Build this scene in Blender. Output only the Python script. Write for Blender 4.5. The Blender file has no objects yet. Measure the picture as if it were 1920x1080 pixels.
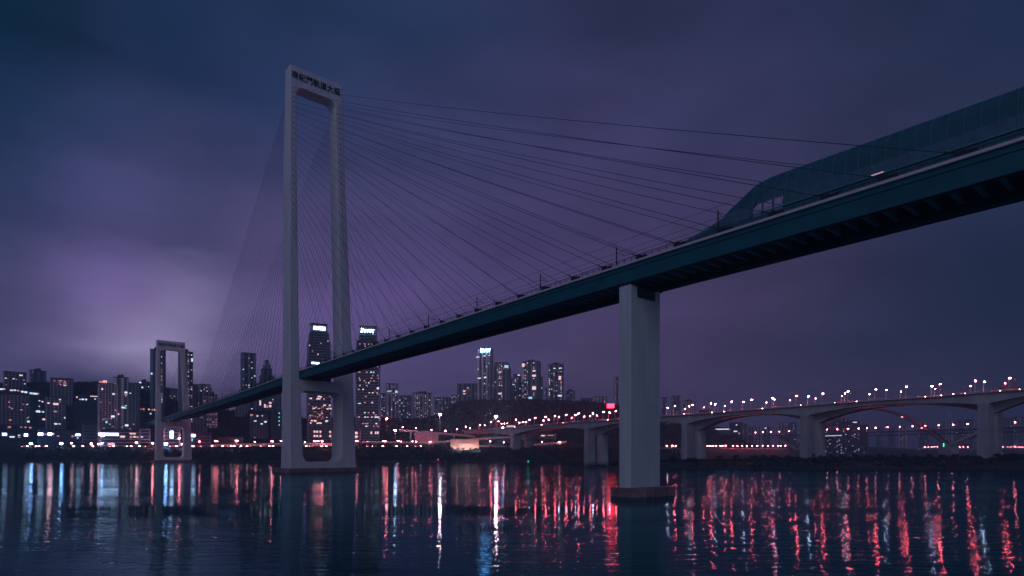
import bpy, bmesh, math, random
from mathutils import Vector, Matrix
rnd = random.Random(7)
S = bpy.context.scene
COL = S.collection
F, HY, CH = 1095.0, 850.0, 10.8          # focal length in px (1920 wide), horizon row, camera height
def P(px, py, Y): return Vector(((px-960)/F*Y, Y, CH+(HY-py)/F*Y))
def lerp(a, b, t): return a+(b-a)*t
def interp(x, pts):
    if x <= pts[0][0]: return pts[0][1]
    for (a, b), (c, d) in zip(pts, pts[1:]):
        if x <= c: return lerp(b, d, (x-a)/(c-a))
    return pts[-1][1]
def sst(x): x = max(0, min(1, x)); return x*x*(3-2*x)
def lin(c):
    return tuple(((v/255)/12.92 if v/255 <= .04045 else ((v/255+.055)/1.055)**2.4) for v in c)

# ------------------------------------------------------------------ materials
def mat(name, col, rough=.8, noise=0, nscale=.5, metal=0, bump=0, emit=None, estr=0, sampling=None, spec=.3, stretch=(1, 1, 1)):
    m = bpy.data.materials.new(name); m.use_nodes = True
    nt = m.node_tree; b = nt.nodes['Principled BSDF']
    b.inputs['Base Color'].default_value = (*col, 1); b.inputs['Roughness'].default_value = rough
    b.inputs['Metallic'].default_value = metal; b.inputs['Specular IOR Level'].default_value = spec
    if noise or bump:
        tc = nt.nodes.new('ShaderNodeTexCoord'); mp = nt.nodes.new('ShaderNodeMapping'); mp.inputs['Scale'].default_value = stretch
        nt.links.new(tc.outputs['Object'], mp.inputs['Vector'])
        n = nt.nodes.new('ShaderNodeTexNoise'); n.inputs['Scale'].default_value = nscale; n.inputs['Detail'].default_value = 6
        nt.links.new(mp.outputs[0], n.inputs['Vector'])
        if noise:
            r = nt.nodes.new('ShaderNodeValToRGB')
            r.color_ramp.elements[0].position = .3; r.color_ramp.elements[1].position = .7
            r.color_ramp.elements[0].color = (*[c*(1-noise) for c in col], 1)
            r.color_ramp.elements[1].color = (*[min(1, c*(1+noise)) for c in col], 1)
            nt.links.new(n.outputs['Fac'], r.inputs[0]); nt.links.new(r.outputs[0], b.inputs['Base Color'])
        if bump:
            bp = nt.nodes.new('ShaderNodeBump'); bp.inputs['Strength'].default_value = bump
            nt.links.new(n.outputs['Fac'], bp.inputs['Height']); nt.links.new(bp.outputs[0], b.inputs['Normal'])
    if emit:
        b.inputs['Emission Color'].default_value = (*emit, 1); b.inputs['Emission Strength'].default_value = estr
        if sampling: m.cycles.emission_sampling = sampling
    return m
M = {}
M['concrete'] = mat('tower concrete', (.66, .65, .70), .85, .07, .3, bump=.05, stretch=(1, 1, .2))
M['concrete_pier'] = mat('pier concrete', (.56, .61, .66), .85, .06, .5, bump=.05, stretch=(1, 1, .15))
M['concrete_old'] = mat('weathered concrete', (.36, .38, .42), .9, .2, .15, stretch=(1, 1, .4))
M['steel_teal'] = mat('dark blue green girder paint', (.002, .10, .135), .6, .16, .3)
M['deck_under_lit'] = mat('deck underside with light painted in', (.06, .46, .54), .7, .15, .3)  # girder paint lightened: light missing below the deck is put into the colour
M['steel_beam_lit'] = mat('floor beam with light painted in', (.12, .60, .70), .6)  # paler still, colour brightened so the shaded beams look lit from below
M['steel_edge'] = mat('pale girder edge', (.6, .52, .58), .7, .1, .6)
M['steel_dark'] = mat('dark steel', (.03, .045, .06), .5)
M['cable'] = mat('cable sheath', (.01, .05, .08), .6)
def joints(m, step, off=0.):
    nt = m.node_tree; b = nt.nodes['Principled BSDF']; src = b.inputs['Base Color'].links[0].from_socket
    tc = nt.nodes.new('ShaderNodeTexCoord'); sp = nt.nodes.new('ShaderNodeSeparateXYZ'); nt.links.new(tc.outputs['Object'], sp.inputs[0])
    a = nt.nodes.new('ShaderNodeMath'); a.operation = 'FRACT'; d = nt.nodes.new('ShaderNodeMath'); d.operation = 'DIVIDE'; d.inputs[1].default_value = step
    nt.links.new(sp.outputs['Z'], d.inputs[0]); nt.links.new(d.outputs[0], a.inputs[0])
    c = nt.nodes.new('ShaderNodeMath'); c.operation = 'LESS_THAN'; c.inputs[1].default_value = .16/step; nt.links.new(a.outputs[0], c.inputs[0])
    n = nt.nodes.new('ShaderNodeTexNoise'); n.inputs['Scale'].default_value = .8; mp = nt.nodes.new('ShaderNodeMapping'); mp.inputs['Scale'].default_value = (1, 1, .06)
    nt.links.new(tc.outputs['Object'], mp.inputs[0]); nt.links.new(mp.outputs[0], n.inputs['Vector'])
    r = nt.nodes.new('ShaderNodeMapRange'); r.inputs['From Min'].default_value = .35; r.inputs['From Max'].default_value = .75; r.inputs['To Min'].default_value = 1; r.inputs['To Max'].default_value = .88; nt.links.new(n.outputs['Fac'], r.inputs['Value'])
    k = nt.nodes.new('ShaderNodeMath'); k.operation = 'MULTIPLY_ADD'; k.inputs[1].default_value = -.09; nt.links.new(c.outputs[0], k.inputs[0]); nt.links.new(r.outputs[0], k.inputs[2])
    v = nt.nodes.new('ShaderNodeVectorMath'); v.operation = 'SCALE'; nt.links.new(src, v.inputs[0]); nt.links.new(k.outputs[0], v.inputs['Scale']); nt.links.new(v.outputs[0], b.inputs['Base Color'])
joints(M['concrete'], 6.3); joints(M['concrete_pier'], 4.5); joints(M['concrete_old'], 5.0)
M['anchor'] = mat('anchor recess', (.05, .07, .10), .8)
M['letters'] = mat('dark lettering', (.012, .018, .035), .6)
M['cofferdam'] = mat('rust red fender', (.25, .15, .17), .8, .3, .4)
M['mesh_barrier'] = mat('barrier panel', (.03, .14, .19), .6, .12, .5)
M['mesh_barrier'].node_tree.nodes['Principled BSDF'].inputs['Alpha'].default_value = .75
M['barrier_rib'] = mat('barrier rib', (.05, .20, .26), .5); M['barrier_glass'] = mat('barrier glazing', (.06, .14, .20), .35, .2, .8)
M['glass_dark'] = mat('dark glass', (.02, .03, .045), .25, spec=.5)
M['wall_a'] = mat('apartment render', (.46, .42, .50), .9, .15, .05)
M['wall_b'] = mat('grey green render', (.17, .25, .33), .9, .15, .05)
M['wall_c'] = mat('pale render', (.56, .52, .60), .9, .12, .05)
M['wall_d'] = mat('dark render', (.04, .10, .14), .9, .2, .05)
M['roof'] = mat('roof felt', (.06, .06, .07), .9)
M['roof_red'] = mat('tiled roof', (.08, .04, .04), .9)
M['core'] = mat('recessed facade', (.015, .05, .08), .6, .3, .2)
M['veg'] = mat('dark foliage', (.004, .045, .05), .95, .5, .15)
M['veg2'] = mat('olive foliage', (.05, .07, .04), .95, .4, .2)
M['trunk'] = mat('bark', (.05, .04, .035), .9)
M['asphalt'] = mat('asphalt', (.05, .05, .055), .8, .2, .3)
M['lamp_pole'] = mat('galvanised pole', (.55, .55, .58), .7)
M['arch_red'] = mat('red arch paint', (.12, .09, .13), .6, .1, .1)
M['car_dark'] = mat('dark car paint', (.03, .035, .05), .3, spec=.6)
M['car_white'] = mat('white car paint', (.7, .7, .72), .3, spec=.6)
M['car_red'] = mat('yellow taxi paint', (.5, .3, .05), .3, spec=.6)
M['tyre'] = mat('tyre', (.02, .02, .02), .9)
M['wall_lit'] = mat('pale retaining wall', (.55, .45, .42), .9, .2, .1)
M['boat'] = mat('boat hull', (.05, .06, .08), .5)
def em(key, col, s, sampling='NONE'): M[key] = mat(key.replace('_', ' '), (.02, .02, .02), .5, emit=col, estr=s, sampling=sampling)
em('win_warm', (1, .62, .62), 1.25); em('win_pink', (1, .36, .42), .7); em('win_white', (.74, .84, 1), 1.35)
em('win_blue', (.45, .75, 1), 1.2); em('win_dim', (.85, .5, .65), .6); em('win_orange', (1, .30, .26), .8)
em('lamp_pink', (1, .08, .11), 720, 'AUTO'); em('lamp_red', (1, .045, .07), 700, 'AUTO'); em('lamp_white', (.72, .70, 1), 420, 'AUTO')
em('lamp_warm', (1, .14, .17), 280, 'AUTO'); em('lamp_wash', (1, .50, .46), 150, 'AUTO'); em('lamp_flood', (1, .50, .62), 600, 'AUTO'); em('lamp_flood_blue', (.6, .66, 1), 160, 'AUTO')
em('head_light', (1, .38, .44), 60, 'AUTO'); em('head_blue', (.36, .50, 1), 110, 'AUTO'); em('tail_light', (1, .05, .08), 5)
em('sign_red', (1, .006, .016), 45, 'AUTO'); em('sign_blue', (.16, .45, 1), 70, 'AUTO'); em('sign_white', (.62, .8, 1), 14, 'AUTO')
em('sign_shop', (.64, .66, 1), 9, 'AUTO'); em('beacon_red', (1, .03, .06), 12); em('beacon_green', (.05, 1, .5), 4)
em('arch_glow', (1, .3, .3), 5); em('strip_pink', (1, .40, .44), .9); em('strip_blue', (.4, .75, 1), 1.6); em('sign_cyan', (.1, .8, .8), 1.5)

# ------------------------------------------------------------------ mesh helpers
class MB:
    def __init__(s): s.v = []; s.f = []; s.mi = []
    def add(s, vs, fs, mi=0):
        n = len(s.v); s.v += [tuple(v) for v in vs]; s.f += [tuple(i+n for i in f) for f in fs]; s.mi += [mi]*len(fs)
    def hexa(s, c, mi=0):   # 8 corners: bottom ring 4, top ring 4
        s.add(c, [(3, 2, 1, 0), (4, 5, 6, 7), (0, 1, 5, 4), (1, 2, 6, 5), (2, 3, 7, 6), (3, 0, 4, 7)], mi)
    def box(s, x0, x1, y0, y1, z0, z1, mi=0, tf=None):
        c = [(x0, y0, z0), (x1, y0, z0), (x1, y1, z0), (x0, y1, z0), (x0, y0, z1), (x1, y0, z1), (x1, y1, z1), (x0, y1, z1)]
        if tf: c = [tf(*q) for q in c]
        s.hexa(c, mi)
    def loft(s, rings, mi=0, cap=True):
        n = len(rings[0]); b = len(s.v)
        for r in rings: s.v += [tuple(q) for q in r]
        for k in range(len(rings)-1):
            for i in range(n):
                j = (i+1) % n; s.f.append((b+k*n+i, b+k*n+j, b+(k+1)*n+j, b+(k+1)*n+i)); s.mi.append(mi)
        if cap:
            s.f.append(tuple(b+i for i in reversed(range(n)))); s.mi.append(mi)
            s.f.append(tuple(b+(len(rings)-1)*n+i for i in range(n))); s.mi.append(mi)
    def tube(s, pts, r, n=6, mi=0, r1=None, cap=True):
        rings = []; m = len(pts)
        for k, p in enumerate(pts):
            p = Vector(p); a = Vector(pts[max(0, k-1)]); b = Vector(pts[min(m-1, k+1)])
            d = (b-a).normalized(); u = d.cross(Vector((0, 0, 1)))
            if u.length < 1e-3: u = Vector((1, 0, 0))
            u.normalize(); w = u.cross(d); rr = r if r1 is None else lerp(r, r1, k/(m-1))
            rings.append([p+u*math.cos(2*math.pi*i/n)*rr+w*math.sin(2*math.pi*i/n)*rr for i in range(n)])
        s.loft(rings, mi, cap)
    def prism(s, poly, ext, mi=0):   # poly: 3-D points, ext: vector
        e = Vector(ext); n = len(poly); b = len(s.v)
        s.v += [tuple(p) for p in poly]+[tuple(Vector(p)+e) for p in poly]
        s.f.append(tuple(b+i for i in range(n))); s.f.append(tuple(b+n+i for i in reversed(range(n))))
        for i in range(n): s.f.append((b+i, b+n+i, b+n+(i+1) % n, b+(i+1) % n))
        s.mi += [mi]*(n+2)
    def ball(s, c, r, mi=0, sz=1, n=8):
        rings = []
        for k in range(1, n//2):
            a = math.pi*k/(n//2); rings.append([(c[0]+r*math.sin(a)*math.cos(2*math.pi*i/n), c[1]+r*math.sin(a)*math.sin(2*math.pi*i/n), c[2]-r*sz*math.cos(a)) for i in range(n)])
        s.loft(rings, mi)
    def build(s, name, mats, parent=None, at=None):
        me = bpy.data.meshes.new(name)
        o0 = Vector((0, 0, 0))
        if parent is not None and at is None:
            q = parent
            while q is not None: o0 += q.location; q = q.parent
        if at is not None: o0 = Vector(at)
        me.from_pydata([tuple(Vector(v)-o0) for v in s.v], [], s.f); me.update()
        for m in (mats if isinstance(mats, (list, tuple)) else [mats]): me.materials.append(M[m])
        if len(me.materials) > 1: me.polygons.foreach_set('material_index', s.mi)
        bm = bmesh.new(); bm.from_mesh(me); bmesh.ops.recalc_face_normals(bm, faces=bm.faces); bm.to_mesh(me); bm.free()
        o = bpy.data.objects.new(name, me); COL.objects.link(o)
        if parent is not None: o.parent = parent
        elif at is not None: o.location = at
        return o
def tag(o, label=None, cat=None, group=None, kind=None):
    if label: o['label'] = label
    if cat: o['category'] = cat
    if group: o['group'] = group
    if kind: o['kind'] = kind
    return o
def empty(name, loc, rz=0, **k):
    o = bpy.data.objects.new(name, None); COL.objects.link(o); o.location = loc; o.rotation_euler = (0, 0, rz)
    o.empty_display_size = 1
    return tag(o, k.get('label'), k.get('cat'), k.get('group'))
def local(mb, name, mats, parent):   # mesh given in the parent's local frame
    o = mb.build(name, mats, None, at=(0, 0, 0)); o.parent = parent; return o
def kids(o, pool=None): return [c for c in ALLKIDS.get(o.name, [])]
ALLKIDS = {}
def index_kids(root):
    ks = [c for c in COL.objects if c.parent == root]; ALLKIDS[root.name] = ks
    for k in ks: index_kids(k)
def copy_tree(o, parent=None, top=None):
    c = o.copy(); COL.objects.link(c)
    if parent is not None: c.parent = parent
    for ch in ALLKIDS.get(o.name, []): copy_tree(ch, c)
    return c
class Proto:
    """first placing moves the original, later ones are copies"""
    def __init__(s, root): s.root = root; s.used = False; index_kids(root)
    def place(s, loc, rz=0, scale=1, label=None, group=None):
        if not s.used: o = s.root; s.used = True
        else: o = copy_tree(s.root)
        o.location = loc; o.rotation_euler = (0, 0, rz); o.scale = (scale,)*3 if not isinstance(scale, tuple) else scale
        if label: o['label'] = label
        if group: o['group'] = group
        return o

# ------------------------------------------------------------------ terrain
SHORE = [(-1.6, 700), (-.9, 728), (-.4, 735), (0, 740), (.15, 765), (.2, 840), (.27, 1000), (.45, 1400), (.9, 2000), (1.6, 2600)]
CREST = [(-100, 724), (180, 722), (215, 730), (270, 738), (310, 752), (380, 772), (520, 778), (560, 790), (700, 790), (780, 792), (830, 780), (860, 762), (900, 757),
         (1000, 756), (1060, 757), (1150, 764), (1200, 778), (1240, 800), (1360, 806), (1400, 835), (1440, 844), (1530, 836), (1640, 838), (1730, 843), (1920, 842)]
def h_bank(X, Y):
    r = X/Y; px = 960+r*F; D = interp(r, SHORE); q = Y-D
    if q < 0: return max(-5, q*.15)
    h = sst(q/46)*19
    Yc = interp(px, [(0, 950), (800, 960), (1000, 1010), (1240, 1180), (1500, 1800), (1920, 2500)])
    zc = CH+(HY-interp(px, CREST))/F*Yc
    st = D+105
    if Y > st: h = 19+(max(zc, 19)-19)*(sst((Y-st)/(Yc-st)) if Y < Yc else 1-.25*sst((Y-Yc)/600))
    return h
def h_bar(X, Y):    # sand bar on the right of the river
    r = X/Y; px = 960+r*F
    if px < 1040 or Y > 900: return -5
    w0 = interp(px, [(1040, 452), (1250, 425), (1920, 415), (2600, 400)]); w1 = interp(px, [(1040, 462), (1160, 474), (1250, 640), (1450, 690), (1700, 640), (2600, 560)])
    m = min(Y-w0, w1-Y)
    n = math.sin(X*.13)*1.6+math.sin(X*.047+2)*3
    top = interp(px, [(1040, .5), (1160, 1.0), (1250, 3.6), (1500, 4.8), (2600, 6)])
    return -5 if m+n < -30 else max(-5, min(top, (m+n)*.16)) if m+n > 0 else (m+n)*.16
def ground(X, Y): return max(h_bank(X, Y), h_bar(X, Y))
def make_ground():
    rs = [-1.5+i*.018 for i in range(178)]; Ys = [330]; y = 330
    while y < 3300: y *= 1.0095 if y < 900 else 1.02; Ys.append(y)
    mb = MB(); n = len(rs)
    for Y in Ys:
        for r in rs:
            X = r*Y; h = ground(X, Y)
            if h > 0: h += (math.sin(X*.21+Y*.13)+math.sin(X*.083-Y*.05))*.18*min(1, h/2)
            mb.v.append((X, Y, h))
    for j in range(len(Ys)-1):
        for i in range(n-1): mb.f.append((j*n+i, j*n+i+1, (j+1)*n+i+1, (j+1)*n+i)); mb.mi.append(0)
    g = mb.build('ground', 'veg'); tag(g, kind='structure')
    for p in g.data.polygons: p.use_smooth = True
make_ground()

# water
def make_water():
    mb = MB(); mb.add([(-4200, -350, 0), (4200, -350, 0), (4200, 3900, 0), (-4200, 3900, 0)], [(0, 1, 2, 3)])
    m = bpy.data.materials.new('river water'); m.use_nodes = True; M['water'] = m
    nt = m.node_tree; N = nt.nodes; L = nt.links; N.remove(N['Principled BSDF'])
    b = N.new('ShaderNodeBsdfAnisotropic'); df = N.new('ShaderNodeBsdfDiffuse'); fr = N.new('ShaderNodeFresnel'); mxs = N.new('ShaderNodeMixShader')
    L.new(fr.outputs[0], mxs.inputs[0]); L.new(df.outputs[0], mxs.inputs[1]); L.new(b.outputs[0], mxs.inputs[2]); L.new(mxs.outputs[0], N['Material Output'].inputs['Surface'])
    df.inputs['Color'].default_value = (.0005, .065, .08, 1); b.inputs['Color'].default_value = (.47, .78, .86, 1); fr.inputs['IOR'].default_value = 1.14
    tc = N.new('ShaderNodeTexCoord')
    def noise(scale, st, det=2, dist=0):
        mp = N.new('ShaderNodeMapping'); mp.inputs['Scale'].default_value = st; L.new(tc.outputs['Object'], mp.inputs['Vector'])
        n = N.new('ShaderNodeTexNoise'); n.inputs['Scale'].default_value = scale; n.inputs['Detail'].default_value = det
        n.inputs['Distortion'].default_value = dist; L.new(mp.outputs[0], n.inputs['Vector']); return n.outputs['Fac']
    def mth(op, a, b_, c=None):
        q = N.new('ShaderNodeMath'); q.operation = op
        for i, v in enumerate((a, b_, c)):
            if v is None: continue
            if isinstance(v, (int, float)): q.inputs[i].default_value = v
            else: L.new(v, q.inputs[i])
        return q.outputs[0]
    # wind zone: ruffled beyond about 110 m, calmer nearer
    sp = N.new('ShaderNodeSeparateXYZ'); L.new(tc.outputs['Object'], sp.inputs[0])
    big = noise(.008, (1, 2.2, 1), 3, .6)
    yy = mth('ADD', sp.outputs['Y'], mth('MULTIPLY', mth('SUBTRACT', big, .5), 60))
    mr = N.new('ShaderNodeMapRange'); mr.inputs['From Min'].default_value = 88; mr.inputs['From Max'].default_value = 135; L.new(yy, mr.inputs['Value'])
    mr2 = N.new('ShaderNodeMapRange'); mr2.interpolation_type = 'SMOOTHSTEP'
    mr2.inputs['From Min'].default_value = 40; mr2.inputs['From Max'].default_value = 190; L.new(sp.outputs['X'], mr2.inputs['Value'])
    zone = mth('MULTIPLY', mr.outputs[0], mth('SUBTRACT', 1.0, mth('MULTIPLY', mr2.outputs[0], .75)))
    patch = noise(.02, (1, 3, 1), 3, .5)
    rough = mth('ADD', mth('MULTIPLY', zone, .05), mth('ADD', .02, mth('MULTIPLY', mth('SUBTRACT', patch, .5), .03)))
    L.new(rough, b.inputs['Roughness'])
    w1 = noise(.6, (.28, 1, 1), 3, .4); w2 = noise(2.2, (.32, 1, 1), 2, .2); w3 = noise(.12, (.3, 1, 1), 2)
    hgt = mth('ADD', mth('MULTIPLY', w1, .27), mth('ADD', mth('MULTIPLY', w2, .10), mth('MULTIPLY', w3, .3)))
    lane = noise(.05, (.10, 1, 1), 3, .5); bp = N.new('ShaderNodeBump'); L.new(mth('MAXIMUM', mth('MULTIPLY', mth('SUBTRACT', lane, .32), 1.9), .06), bp.inputs['Strength']); bp.inputs['Distance'].default_value = .6
    L.new(hgt, bp.inputs['Height']); L.new(bp.outputs[0], b.inputs['Normal']); L.new(bp.outputs[0], fr.inputs['Normal'])
    tag(mb.build('river', 'water'), kind='structure')
make_water()

# ------------------------------------------------------------------ foliage
def clump(mb, c, rx, rz_, n, size, rg):
    for _ in range(n):
        while True:
            p = Vector((rg.uniform(-1, 1), rg.uniform(-1, 1), rg.uniform(-1, 1)))
            if p.length < 1: break
        p = p*(.55+.45*rg.random())
        q = Vector((c[0]+p.x*rx, c[1]+p.y*rx, c[2]+p.z*rz_))
        a = Vector((rg.gauss(0, 1), rg.gauss(0, 1), rg.gauss(0, 1))).normalized(); b = a.cross(Vector((rg.gauss(0, 1), rg.gauss(0, 1), rg.gauss(0, 1)))).normalized()
        s = size*rg.uniform(.6, 1.4)
        mb.add([q-a*s, q+b*s*.6, q+a*s, q-b*s*.6], [(0, 1, 2, 3)])
def make_forest():
    rg = random.Random(3); mb = MB()
    for k in range(9000):
        px = rg.uniform(-60, 1420); r = (px-960)/F
        D = interp(r, SHORE); Yc = interp(px, [(0, 950), (800, 960), (1000, 1010), (1240, 1180), (1500, 1800)])
        t = rg.random()**.55; Y = lerp(D+115, Yc+15, t); X = r*Y
        z = ground(X, Y); s = rg.uniform(3, 6.5)*(1.25 if px > 840 else 1)
        clump(mb, (X, Y, z+s*.35), s, s*.8, 7, s*.42, rg)
    tag(mb.build('forest', 'veg'), 'dark wooded hillside rising behind the lit riverside road', 'forest', kind='stuff')
    mb = MB()                                   # scrub on the river bank slope
    for k in range(5200):
        px = rg.uniform(-40, 1300); r = (px-960)/F; D = interp(r, SHORE)
        Y = D+rg.uniform(5, 44); X = r*Y; s = rg.uniform(1.2, 2.6)
        clump(mb, (X, Y, ground(X, Y)+s*.3), s*1.4, s*.7, 4, s*.5, rg)
    tag(mb.build('bank_scrub', 'veg'), 'dark scrub covering the slope of the far river bank', 'scrub', kind='stuff')
    mb = MB()                                   # reeds and low growth on the sand bar
    for k in range(5200):
        px = 1050+870*rg.random(); Y = rg.uniform(425, 640); X = (px-960)/F*Y; z = ground(X, Y)
        if z < .4: continue
        s = rg.uniform(.7, 1.9)*(1+.6*(px > 1400)); clump(mb, (X, Y, z+s*.3), s*1.4, s*.6, 4, s*.5, rg)
    tag(mb.build('sandbar_grass', 'veg'), 'low dark growth covering the sand bar in the river', 'grass', kind='stuff')
make_forest()
def tree_proto(name, cat, hgt, spread, seed, m='veg'):
    rg = random.Random(seed); e = empty(name, (0, 0, 0), label=name, cat=cat)
    t = MB(); t.tube([(0, 0, -1), (.1, 0, hgt*.3), (0, .1, hgt*.6)], .28*hgt/8, 7, r1=.1*hgt/8)
    for k in range(5):
        a = rg.uniform(0, 6.28); z0 = hgt*rg.uniform(.3, .5)
        t.tube([(0, 0, z0), (math.cos(a)*spread*.5, math.sin(a)*spread*.5, z0+hgt*.25)], .12*hgt/8, 5, r1=.04)
    local(t, 'trunk', 'trunk', e); c = MB()
    for k in range(16):
        a = rg.uniform(0, 6.28); q = rg.random()**.5*spread*.75
        s = spread*rg.uniform(.25, .45); clump(c, (math.cos(a)*q, math.sin(a)*q, hgt*rg.uniform(.35, .92)-q*.25), s, s*.8, 26, s*.3, rg)
    local(c, 'crown', m, e); return Proto(e)
TREES = [tree_proto('broadleaf_tree', 'tree', 9, 4.5, 11), tree_proto('broadleaf_tree', 'tree', 8, 4, 12, 'veg2'), tree_proto('tall_tree', 'tree', 11, 3.8, 13)]
BUSH = [tree_proto('bush', 'bush', 4.6, 4.8, 21), tree_proto('bush', 'bush', 5.6, 5.4, 22)]
rg = random.Random(5)
for i, px in enumerate([60, 84, 98, 128, 158, 176, 268, 276, 300, 362, 372, 384]):
    Y = 795+rg.uniform(-4, 20); X = (px-960)/F*Y
    TREES[i % 3].place((X, Y, ground(X, Y)-.5), rg.uniform(0, 6), rg.uniform(.7, 1.05), 'dark roadside tree among the shop lights of the left bank', 'roadside trees on the left bank')
for i, px in enumerate([412, 432, 455, 470, 492, 540, 590, 640, 676, 706, 728, 742, 758, 772, 788]):
    Y = 806+rg.uniform(-8, 18); X = (px-960)/F*Y
    TREES[i % 3].place((X, Y, ground(X, Y)-.5), rg.uniform(0, 6), rg.uniform(.7, 1.1), 'dark tree along the promenade between the far tower and the elevated road', 'promenade trees')
for i, px in enumerate([812, 822, 832, 842, 852, 866, 878, 806]):
    Y = 850+rg.uniform(-8, 18); X = (px-960)/F*Y
    TREES[1 if i % 2 else 0].place((X, Y, 30+rg.uniform(0, 5)), rg.uniform(0, 6), rg.uniform(1.0, 1.35), 'tall tree in the clump lit olive behind the elevated road', 'trees lit by the floodlight behind the elevated road')
for i, (px, Y) in enumerate([(1242, 470), (1262, 468), (1290, 470), (1302, 466), (1350, 640), (1380, 640), (1415, 600), (1432, 590), (1452, 580), (1478, 575), (1498, 570), (1520, 565), (1541, 560), (1560, 566),
                             (1580, 560), (1604, 555), (1628, 560), (1650, 552), (1672, 560), (1696, 548), (1720, 552), (1742, 545), (1768, 540), (1790, 545), (1812, 520), (1833, 440), (1852, 500), (1872, 470),
                             (1886, 450), (1903, 446), (1918, 452), (1890, 520), (1155, 462), (1915, 520), (1870, 540)]):
    X = (px-960)/F*Y; sc = rg.uniform(.75, 1.15)*(.75 if px < 1320 else 1)
    BUSH[i % 2].place((X, Y, max(0, ground(X, Y))-.4), rg.uniform(0, 6), sc, 'dark rounded bush growing on the sand bar below the road bridge', 'bushes on the sand bar')

# ------------------------------------------------------------------ the cable-stayed bridge (frame: t along, v across, z up; K scales to metres)
K = 1.4; UX, UY = -.6243, .7812; VX, VY = .7812, .6243; OX, OY = -88.7, 239.9
def B(t, v, z): return Vector((K*(OX+t*UX+v*VX), K*(OY+t*UY+v*VY), K*z))
DECK = [(-230, 41.0), (-184, 41.4), (-72, 41.5), (0, 41.3), (60, 40.5), (120, 39.7), (216, 39.1), (358, 38.9), (520, 38.7)]
def zd(t): return interp(t, DECK)
VF = 10.0; DEP = 3.3
bridge = empty('cable_stayed_bridge', B(0, 8, 0), label='large cable stayed rail bridge with two pale portal towers crossing the whole river', cat='bridge')
def station(a, b, st): n = max(1, round((b-a)/st)); return [a+(b-a)*i/n for i in range(n+1)]
def strip(mb, ts, sec, mi=0):   # extrude a (v, dz from deck) section along the deck
    mb.loft([[B(t, v, zd(t)+dz) for v, dz in sec] for t in ts], mi)
TT = [-300, -230, -184, -128, -72, -36, 0, 30, 60, 90, 120, 168, 216, 287, 358, 440, 520]
mb = MB(); strip(mb, TT, [(.25, -.36), (.55, -.36), (.55, -DEP), (.25, -DEP)]); strip(mb, TT, [(.05, -DEP), (.95, -DEP), (.95, -DEP-.1), (.05, -DEP-.1)])
strip(mb, TT, [(.1, -1.0), (.249, -1.0), (.249, -1.1), (.1, -1.1)])
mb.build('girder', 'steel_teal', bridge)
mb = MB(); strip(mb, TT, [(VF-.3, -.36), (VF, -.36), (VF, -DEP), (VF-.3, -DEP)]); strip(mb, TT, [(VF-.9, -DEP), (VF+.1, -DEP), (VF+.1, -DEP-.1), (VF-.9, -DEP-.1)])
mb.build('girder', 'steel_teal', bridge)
mb = MB(); strip(mb, TT, [(.02, 0), (13.5, 0), (13.5, -.355), (.02, -.355)]); mb.build('deck_slab', 'deck_under_lit', bridge)
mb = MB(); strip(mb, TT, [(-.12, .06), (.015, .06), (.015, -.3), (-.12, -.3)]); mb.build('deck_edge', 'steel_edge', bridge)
# floor beams under the deck
def clear(t): return abs(t) > 6 and abs(t-358) > 6
first = [t*2.4 for t in range(-96, 8)]
first = [t for t in first if clear(t)]
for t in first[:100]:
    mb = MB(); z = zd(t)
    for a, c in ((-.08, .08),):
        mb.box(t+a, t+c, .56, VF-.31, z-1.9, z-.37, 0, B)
    mb.box(t-.3, t+.3, .56, VF-.31, z-2.0, z-1.9, 0, B); mb.build('floor_beam', 'steel_beam_lit', bridge)
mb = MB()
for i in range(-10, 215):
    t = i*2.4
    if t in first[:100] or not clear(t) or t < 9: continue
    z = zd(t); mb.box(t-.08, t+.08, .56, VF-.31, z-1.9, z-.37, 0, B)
tag(mb.build('floor_beam', 'steel_beam_lit', bridge), kind='stuff')
mb = MB()                                              # cable anchors and hardware on the edges
# railing
mb = MB()
for dz in (.55, .9): mb.tube([B(t, .15, zd(t)+dz) for t in TT], .045*K, 4)
for i in range(-150, 330):
    t = i*1.5; mb.box(t-.04, t+.04, .11, .19, zd(t), zd(t)+.9, 0, B)
mb.build('railing', 'steel_dark', bridge)
mb = MB()
for dz in (.55, .9): mb.tube([B(t, 13.3, zd(t)+dz) for t in TT], .045*K, 4)
mb.build('railing', 'steel_dark', bridge)
# parapet beside the track
mb = MB(); strip(mb, TT, [(2.0, .01), (2.15, .01), (2.15, .75), (2.0, .75)]); strip(mb, TT, [(11.5, .01), (11.65, .01), (11.65, .75), (11.5, .75)])
mb.build('track_parapet', 'steel_teal', bridge)
# catenary masts and wires
for t in [-170, -148.6, -125, -101.7, -78, -55, -31, 24, 47, 70, 94, 117, 141, 165, 189, 212, 236, 260, 283, 307, 330, -191]:
    for v, d in ((2.6, 1), (10.8, -1)):
        mb = MB(); z = zd(t)
        mb.box(t-.08, t+.08, v-.08, v+.08, z, z+4.7, 0, B)
        mb.tube([B(t, v, z+4.5), B(t, v+d*2.1, z+3.6)], .05*K, 4); mb.tube([B(t, v, z+3.5), B(t, v+d*2.1, z+3.6)], .05*K, 4)
        mb.tube([B(t, v, z+4.6), B(t, v-d*.9, z+5.0)], .04*K, 4)
        mb.build('catenary_mast', 'steel_dark', bridge)
mb = MB()
for v in (4.7, 8.7):
    for dz in (3.5, 4.5): mb.tube([B(t, v, zd(t)+dz) for t in TT[1:-2]], .035*K, 3)
mb.tube([B(t, 1.7, zd(t)+5.0) for t in TT[1:-2]], .03*K, 3)
mb.build('overhead_wire', 'steel_dark', bridge)
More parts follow.
